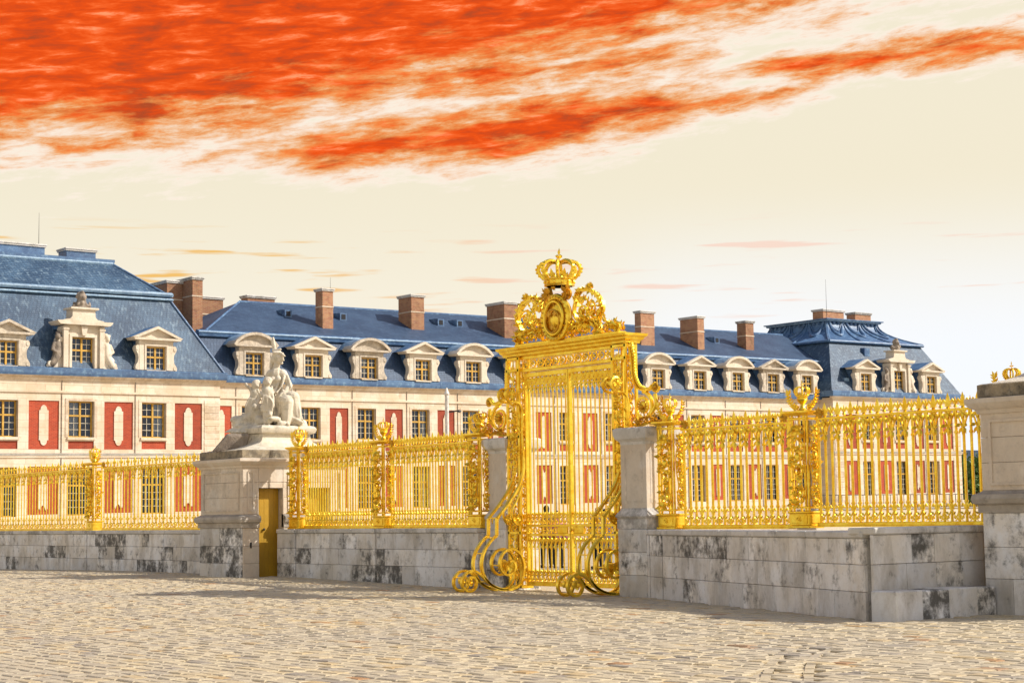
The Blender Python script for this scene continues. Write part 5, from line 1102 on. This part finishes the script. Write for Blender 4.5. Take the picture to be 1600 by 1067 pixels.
# crest
def crest():
    r = random.Random(8); X = -.06; yc = gl(29.3); Z = 5.34; K = MB(); K.cbox(-.12, .12, -1.75, 1.75, Z, Z+.06, .01); O = K.build('crest_base', 'gold', G, False)
    l_ = MB()
    for k in range(420):
        y = r.uniform(-1.72, 1.72); top = .40*math.exp(-((abs(y)-.7)/.7)**2)+.10; l_.leaf((r.uniform(-.13, .1), y, Z+.06+r.uniform(0, top)), (r.uniform(-.9, .3), r.uniform(-.9, .9), r.uniform(.0, 1)), (-1, 0, .2), r.uniform(.11, .19), r.uniform(.06, .09))
    for q in (-1, 1):
        volute(l_, (X, q*1.62, Z+.15), .13, 1.7, -PI/2, 'yz', .032, 24, sgn=q)
        for k in range(12): a = 2*PI*k/12; l_.leaf((X, q*1.62, Z+.15), (-.3, math.cos(a), math.sin(a)), (-1, 0, 0), .10, .05)
    l_.build('crest_foliage', 'gold', O)
    # cartouche
    s_ = MB(); cz = 5.85
    oval = lambda a, hw, hh, x, p=0: (x, yc+hw*math.cos(a), cz+hh*math.sin(a))
    s_.tube([oval(2*PI*i/36, .42, .47, -.14) for i in range(36)], .07, 8, 1, True); s_.tube([oval(2*PI*i/36, .31, .36, -.20) for i in range(36)], .035, 7, 1, True)
    rings = [[oval(2*PI*i/24, .38*k_, .44*k_, -.10-.12*(1-k_**2)) for i in range(24)] for k_ in (1.0, .75, .5, .25, .05)]; s_.loft(rings)
    rings = [[oval(2*PI*i/24, .38*k_, .44*k_, .02+.08*(1-k_**2)) for i in range(24)] for k_ in (1.0, .6, .05)]; s_.loft(rings)
    SH = s_.build('cartouche', 'gold', O)
    e_ = MB()
    e_.tube([(-.245, yc+.23*math.cos(2*PI*i/28), cz-.07+.25*math.sin(2*PI*i/28)) for i in range(28)], .022, 6, 1, True)
    for y, z in ((-.10, .06), (.10, .06), (0, -.22)): fleur(e_, cz-.05+z, .72, yc+y, -.255)
    for k in range(26): a = 2*PI*k/26; e_.leaf((-.17, yc+.36*math.cos(a), cz+.42*math.sin(a)), (-.5, math.cos(a+.7), math.sin(a+.7)), (-1, 0, 0), .12, .06)
    e_.build('cartouche_emblem', 'gold_dark', SH)
    # crown on bracketing scrolls
    c = MB(); crown(c, (-.02, yc, 6.55), .46, .62, 8, True, .042); c.build('crown', 'gold', O)
    b = MB()
    for k in range(46): a = r.uniform(0, 2*PI); b.leaf((-.12, yc+.3*math.cos(a), 6.36+.10*math.sin(a)), (-.5, math.cos(a), math.sin(a)), (-1, 0, 0), .17, .08)
    for q in (-1, 1):
        b.tube(smoothpath([(-.05, yc+q*.10, 6.30), (-.05, yc+q*.22, 6.34), (-.05, yc+q*.28, 6.44), (-.05, yc+q*.30, 6.52), (-.05, yc+q*.30, 6.58)], 4), .055, 7); volute(b, (-.08, yc+q*.36, 6.36), .12, 1.6, 0, 'yz', .038, 20, sgn=q)
        for k in range(12): a = r.uniform(0, 2*PI); b.leaf((-.1, yc+q*.38+.06*math.cos(a), 6.38+.06*math.sin(a)), (-.3, math.cos(a), math.sin(a)), (-1, 0, 0), .15, .07)
    b.build('crown_support', 'gold_dark', O)
    # open side loops with sprigs
    for q in (-1, 1):
        m_ = MB(); g = lambda a, z, x=-.05: (x, yc+q*a, z)
        pth = smoothpath([g(.62, 6.05), g(.60, 6.26), g(.76, 6.38), g(1.02, 6.36), g(1.26, 6.25), g(1.40, 6.08), g(1.44, 5.92), g(1.36, 5.80), g(1.30, 5.66), g(1.34, 5.50), g(1.42, 5.40)], 5); m_.ribbon(pth, .12, .065, (1, 0, 0))
        m_.ribbon(smoothpath([g(.50, 5.68), g(.8, 5.64), g(1.05, 5.66), g(1.30, 5.70)], 4), .11, .05, (1, 0, 0)); m_.ribbon(smoothpath([g(.60, 6.2), g(.52, 6.0), g(.56, 5.82), g(.72, 5.70), g(.9, 5.74), g(.98, 5.88), g(.90, 6.0)], 5), .09, .04, (1, 0, 0))
        for p_ in pth[::2]: m_.ball(V3(p_)+V3((-.05, q*.02, .03)), .035, 6, 4)
        for k in range(20): a = r.uniform(0, 2*PI); m_.leaf(g(1.10, 6.40), (-.4, math.cos(a), abs(math.sin(a))), (-1, 0, 0), .15, .07)
        for k in range(16): a = r.uniform(0, 2*PI); m_.leaf(g(.74, 6.34), (-.4, math.cos(a), math.sin(a)), (-1, 0, 0), .13, .06)
        m_.tube(smoothpath([g(.95, 5.70), g(1.02, 5.85), g(.95, 6.02), g(1.08, 6.15)], 4), .014, 5)
        for k in range(60): z = r.uniform(5.72, 6.2); m_.leaf(g(.98+r.uniform(-.22, .25), z), (-.2, r.uniform(-1, 1), r.uniform(-.2, 1)), (-1, 0, 0), .14, .065)
        for k in range(70): m_.leaf(g(r.uniform(.45, 1.35), 5.66, -.10), (r.uniform(-.6, 0), r.uniform(-.8, .8), r.uniform(-1, .2)), (-1, 0, 0), .15, .07)
        for (a, z, rd, t0) in ((1.12, 5.98, .17, 0), (.82, 5.92, .14, PI), (.80, 6.18, .10, 1.0), (1.22, 5.62, .10, 2.0), (.62, 5.58, .12, 0.5), (.95, 5.56, .10, 2.5)): volute(m_, g(a, z, -.08), rd, 1.7, t0, 'yz', .026, 20, sgn=q)
        for k in range(60): a = r.uniform(0, 1); p_ = pth[int(a*(len(pth)-1))]; m_.leaf(V3(p_)+V3((-.04, 0, 0)), (r.uniform(-.5, .2), r.uniform(-1, 1), r.uniform(-.6, 1)), (-1, 0, 0), .13, .06)
        m_.build('side_loop', 'gold', O)
crest()

# ================================================================== COURT BEHIND THE FENCE
# slender pale lamp post
lp = thing('lamp_post', 'slender pale lamp post with a short side arm before the long wing', 'lamp post', (58.3, 80.0, .05)); m_ = MB(); m_.lathe([(.22, 0), (.22, .5), (.16, .6), (.13, 1.2), (.11, 8.4)], 12); m_.build('post', 'pale_paint', lp); m_ = MB(); m_.lathe([(.13, 8.4), (.16, 8.45), (.10, 8.6), (.03, 8.8)], 12); m_.build('cap', 'pale_paint', lp); m_ = MB(); m_.tube([(0, 0, 7.4), (.5, -.3, 7.5)], .04, 6); m_.ball((.6, -.35, 7.48), (.14, .12, .08)); m_.build('camera_arm', 'black_iron', lp)
# black railing before the far pavilion
rl = thing('iron_railing', 'thin black iron railing in front of the far pavilion', 'railing', (104.0, 94.0, 1.75)); L_ = 22
MB().box(0, L_, -.03, .03, 1.10, 1.16).box(0, L_, -.03, .03, .08, .13).build('rail', 'black_iron', rl, False)
bm_ = mesh_of(MB().tube([(0, 0, 0), (0, 0, 1.12)], .025, 5), 'baluster', 'black_iron')
for k in range(int(L_/.42)): link('baluster', bm_, rl, (.2+k*.42, 0, 0))
tr_ = thing('terrace', 'low stone terrace wall under the black railing', 'wall', (104, 94, 0)); MB().cbox(-.2, L_+.2, -.2, 1.8, -.3, 1.74, .03).build('terrace_wall', 'court_stone', tr_, False); MB().cbox(-.3, L_+.3, -.3, 1.75, 1.742, 1.80, .02).build('coping', 'coping_stone', tr_, False)

# people in the court beyond the gate
def cloth(name, c): plain(name, c, .85, 0, .2, 4)
for nm, c in (('skin', (.55, .33, .23)), ('cloth_black', (.012, .012, .015)), ('cloth_navy', (.02, .035, .10)), ('cloth_purple', (.32, .07, .25)), ('cloth_red', (.45, .06, .05)), ('cloth_blue', (.06, .15, .40)), ('cloth_grey', (.18, .18, .19)), ('cloth_white', (.65, .64, .62)), ('hair_dark', (.02, .014, .01)), ('hair_brown', (.10, .05, .025)), ('shoe', (.03, .025, .02))): cloth(nm, c)
def person(label, x, y, rot, top, legs, hair, h=1.72, bag=None, step=.0, arm=.12):
    P = thing('person', label, 'person', (x, y, gz(y)-.03), 'visitors in the court'); P.rotation_euler = (0, 0, rot); k = h/1.72; C = capsule
    b = MB(); q = lambda a, f, z: (a*k, f*k, z*k)
    b.ball(q(0, -.01, 1.60), (.075*k, .095*k, .115*k), 12, 8); C(b, q(0, -.105, 1.59), q(0, -.115, 1.57), .014, .018, 6); C(b, q(0, .01, 1.42), q(0, 0, 1.52), .055*k, .055*k)
    C(b, q(0, 0, 1.08), q(0, 0, 1.34), .13*k, .15*k); C(b, q(-.13, 0, 1.38), q(.13, 0, 1.38), .07*k, .07*k); C(b, q(-.06, 0, .95), q(.06, 0, .95), .12*k, .12*k)
    ends = []
    for s_ in (-1, 1):
        st = step*s_; C(b, q(.09*s_, 0, .92), q(.10*s_, -st*.5-.02, .50), .085*k, .058*k); C(b, q(.10*s_, -st*.5-.02, .50), q(.10*s_, -st, .09), .056*k, .038*k); C(b, q(.10*s_, -st+.02, .05), q(.11*s_, -st-.15, .035), .04*k, .035*k)
        C(b, q(.20*s_, 0, 1.37), q(.25*s_, .03, 1.10), .052*k, .042*k); C(b, q(.25*s_, .03, 1.10), q(.24*s_, -arm, .88), .04*k, .03*k); C(b, q(.24*s_, -arm, .87), q(.235*s_, -arm-.03, .81), .036*k, .034*k); ends.append(q(.235*s_, -arm-.03, .80))
    me = remesh_to_mesh(b, 'body', 'skin', .016, 2)
    body = link('body', me, P); fg = MB()
    for e_, s_ in zip(ends, (-1, 1)):
        for j, ln in enumerate((.06, .075, .08, .07)): fg.tube([V3(e_)+V3((0, -.03+.02*j, .01)), V3(e_)+V3((-.005*s_, -.03+.02*j, -ln*.6)), V3(e_)+V3((-.02*s_, -.03+.02*j, -ln))], .008, 5)
        fg.tube([V3(e_)+V3((0, -.03, .04)), V3(e_)+V3((-.01*s_, -.06, .0)), V3(e_)+V3((-.02*s_, -.065, -.03))], .009, 5)
    fg.build('hand_fingers', 'skin', body)
    t_ = MB(); C(t_, q(0, 0, 1.00), q(0, 0, 1.34), .155*k, .165*k); C(t_, q(-.14, 0, 1.385), q(.14, 0, 1.385), .082*k, .082*k); C(t_, q(0, 0, .93), q(0, 0, 1.0), .165*k, .15*k)
    for s_ in (-1, 1): C(t_, q(.20*s_, 0, 1.37), q(.25*s_, .03, 1.10), .068*k, .056*k); C(t_, q(.25*s_, .03, 1.10), q(.24*s_, -arm*.85, .92), .054*k, .044*k)
    link('jacket', remesh_to_mesh(t_, 'jacket', top, .016, 2), body)
    l_ = MB(); C(l_, q(-.06, 0, .93), q(.06, 0, .93), .135*k, .135*k)
    for s_ in (-1, 1): st = step*s_; C(l_, q(.09*s_, 0, .90), q(.10*s_, -st*.5-.02, .50), .10*k, .075*k); C(l_, q(.10*s_, -st*.5-.02, .50), q(.10*s_, -st, .12), .072*k, .06*k)
    link('trousers', remesh_to_mesh(l_, 'trousers', legs, .016, 2), body)
    s2 = MB()
    for s_ in (-1, 1): st = step*s_; C(s2, q(.10*s_, -st+.03, .045), q(.11*s_, -st-.17, .04), .05*k, .044*k)
    link('shoes', remesh_to_mesh(s2, 'shoes', 'shoe', .014, 1), body)
    hr = MB(); hr.ball(q(0, .025, 1.635), (.088*k, .10*k, .105*k), 10, 8); hr.ball(q(0, .05, 1.56), (.08*k, .065*k, .10*k), 8, 6); link('hair', remesh_to_mesh(hr, 'hair', hair, .015, 2), body)
    if bag:
        g = MB(); g.cbox(-.16*k, .16*k, .16*k, .30*k, 1.02*k, 1.42*k, .04); tag(g.build('backpack', bag, None, False, (x, y, gz(y)-.03)), 'dark backpack on the '+label, 'backpack').rotation_euler = (0, 0, rot)
for a in [('person in black walking just inside the left gate leaf', 32.35, 40.35, .3, 'cloth_black', 'cloth_black', 'hair_dark', 1.76, None, .22), ('person in a purple top beside two people in black', 32.75, 39.55, -.5, 'cloth_purple', 'cloth_black', 'hair_brown', 1.64),
          ('broad person in a navy coat left of the purple top', 32.7, 40.0, 2.6, 'cloth_navy', 'cloth_black', 'hair_dark', 1.80, None, .1), ('person in red seen beside the centre of the gate', 34.4, 39.3, .9, 'cloth_red', 'cloth_navy', 'hair_dark', 1.68, None, .15),
          ('person in grey behind the right gate leaf', 33.2, 38.3, -1.2, 'cloth_grey', 'cloth_black', 'hair_brown', 1.74), ('person in bright blue behind the right buttress scroll', 32.9, 37.5, 2.2, 'cloth_blue', 'cloth_grey', 'hair_dark', 1.70, None, .2), ('person in white by the right gate pier', 34.0, 37.2, .2, 'cloth_white', 'cloth_navy', 'hair_brown', 1.66)]: person(*a)

# trees and a distant roof beyond the far pavilion
def tree(label, x, y, h, w, seed):
    T = thing('tree', label, 'tree', (x, y, 0), 'trees beyond the palace'); r = random.Random(seed); t_ = MB()
    t_.tube([(0, 0, -.3), (.05, .1, h*.25), (-.1, 0, h*.5), (.1, .1, h*.8)], [.32, .25, .18, .05], 8)
    for k in range(9): a = r.uniform(0, 2*PI); z = h*r.uniform(.3, .7); t_.tube([(0, 0, z), (w*.25*math.cos(a), w*.25*math.sin(a), z+h*.1), (w*.42*math.cos(a), w*.42*math.sin(a), z+h*.18)], [.12, .07, .02], 6)
    t_.build('trunk', 'bark', T); c = MB(); cl = [(r.gauss(0, w*.24), r.gauss(0, w*.24), h*(.58+r.gauss(0, .17)), r.uniform(.5, 1.2)) for _ in range(42)]
    for _ in range(6500):
        a = r.choice(cl); p_ = V3((a[0]+r.gauss(0, .5*a[3]), a[1]+r.gauss(0, .5*a[3]), max(1.0, a[2]+r.gauss(0, .45*a[3])))); d = V3((r.uniform(-1, 1), r.uniform(-1, 1), r.uniform(-1, 1))); e_ = np.cross(d, V3((r.uniform(-1, 1), r.uniform(-1, 1), .3))); e_ /= np.linalg.norm(e_)+1e-6; d /= np.linalg.norm(d)+1e-6; s_ = r.uniform(.14, .26)
        c.add([p_-d*s_, p_+e_*s_*.55, p_+d*s_, p_-e_*s_*.55], [(0, 1, 2, 3)])
    c.build('crown', 'foliage', T, False)
tree('round green tree nearest the right end of the palace', 183, 140, 9.0, 8, 1); tree('green tree in front of the dark distant roof', 196, 148, 9.2, 8, 2); tree('green tree partly behind the right pedestal', 194, 138, 8.6, 8, 3); tree('small green tree at the foot of the far pavilion', 168, 128, 6.5, 6, 6)
fb = thing('distant_house', 'distant pale house with dark roof above the trees', 'building', (221, 170, 0)); MB().box(-5, 6, 0, 8, -1, 8.2).build('wall', 'court_stone', fb, False); MB().prism([(-5.4, 8.2), (6.4, 8.2), (4.5, 10.6), (-3.5, 10.6)], -.4, 8.4, 1).build('roof', 'slate_smooth', fb, False); chimney(fb, -2.6, -1.2, 2, 3.2, 9.5, 12.6)
w_ = mesh_of(MB().box(-.5, .5, -.03, .02, 0, 1.6), 'window', 'interior_dark', False)
for x in (-3, 0, 3): link('window', w_, fb, (x, 0, 5.2)); link('window', w_, fb, (x, 0, 2.2))
print('objects', len(bpy.data.objects))
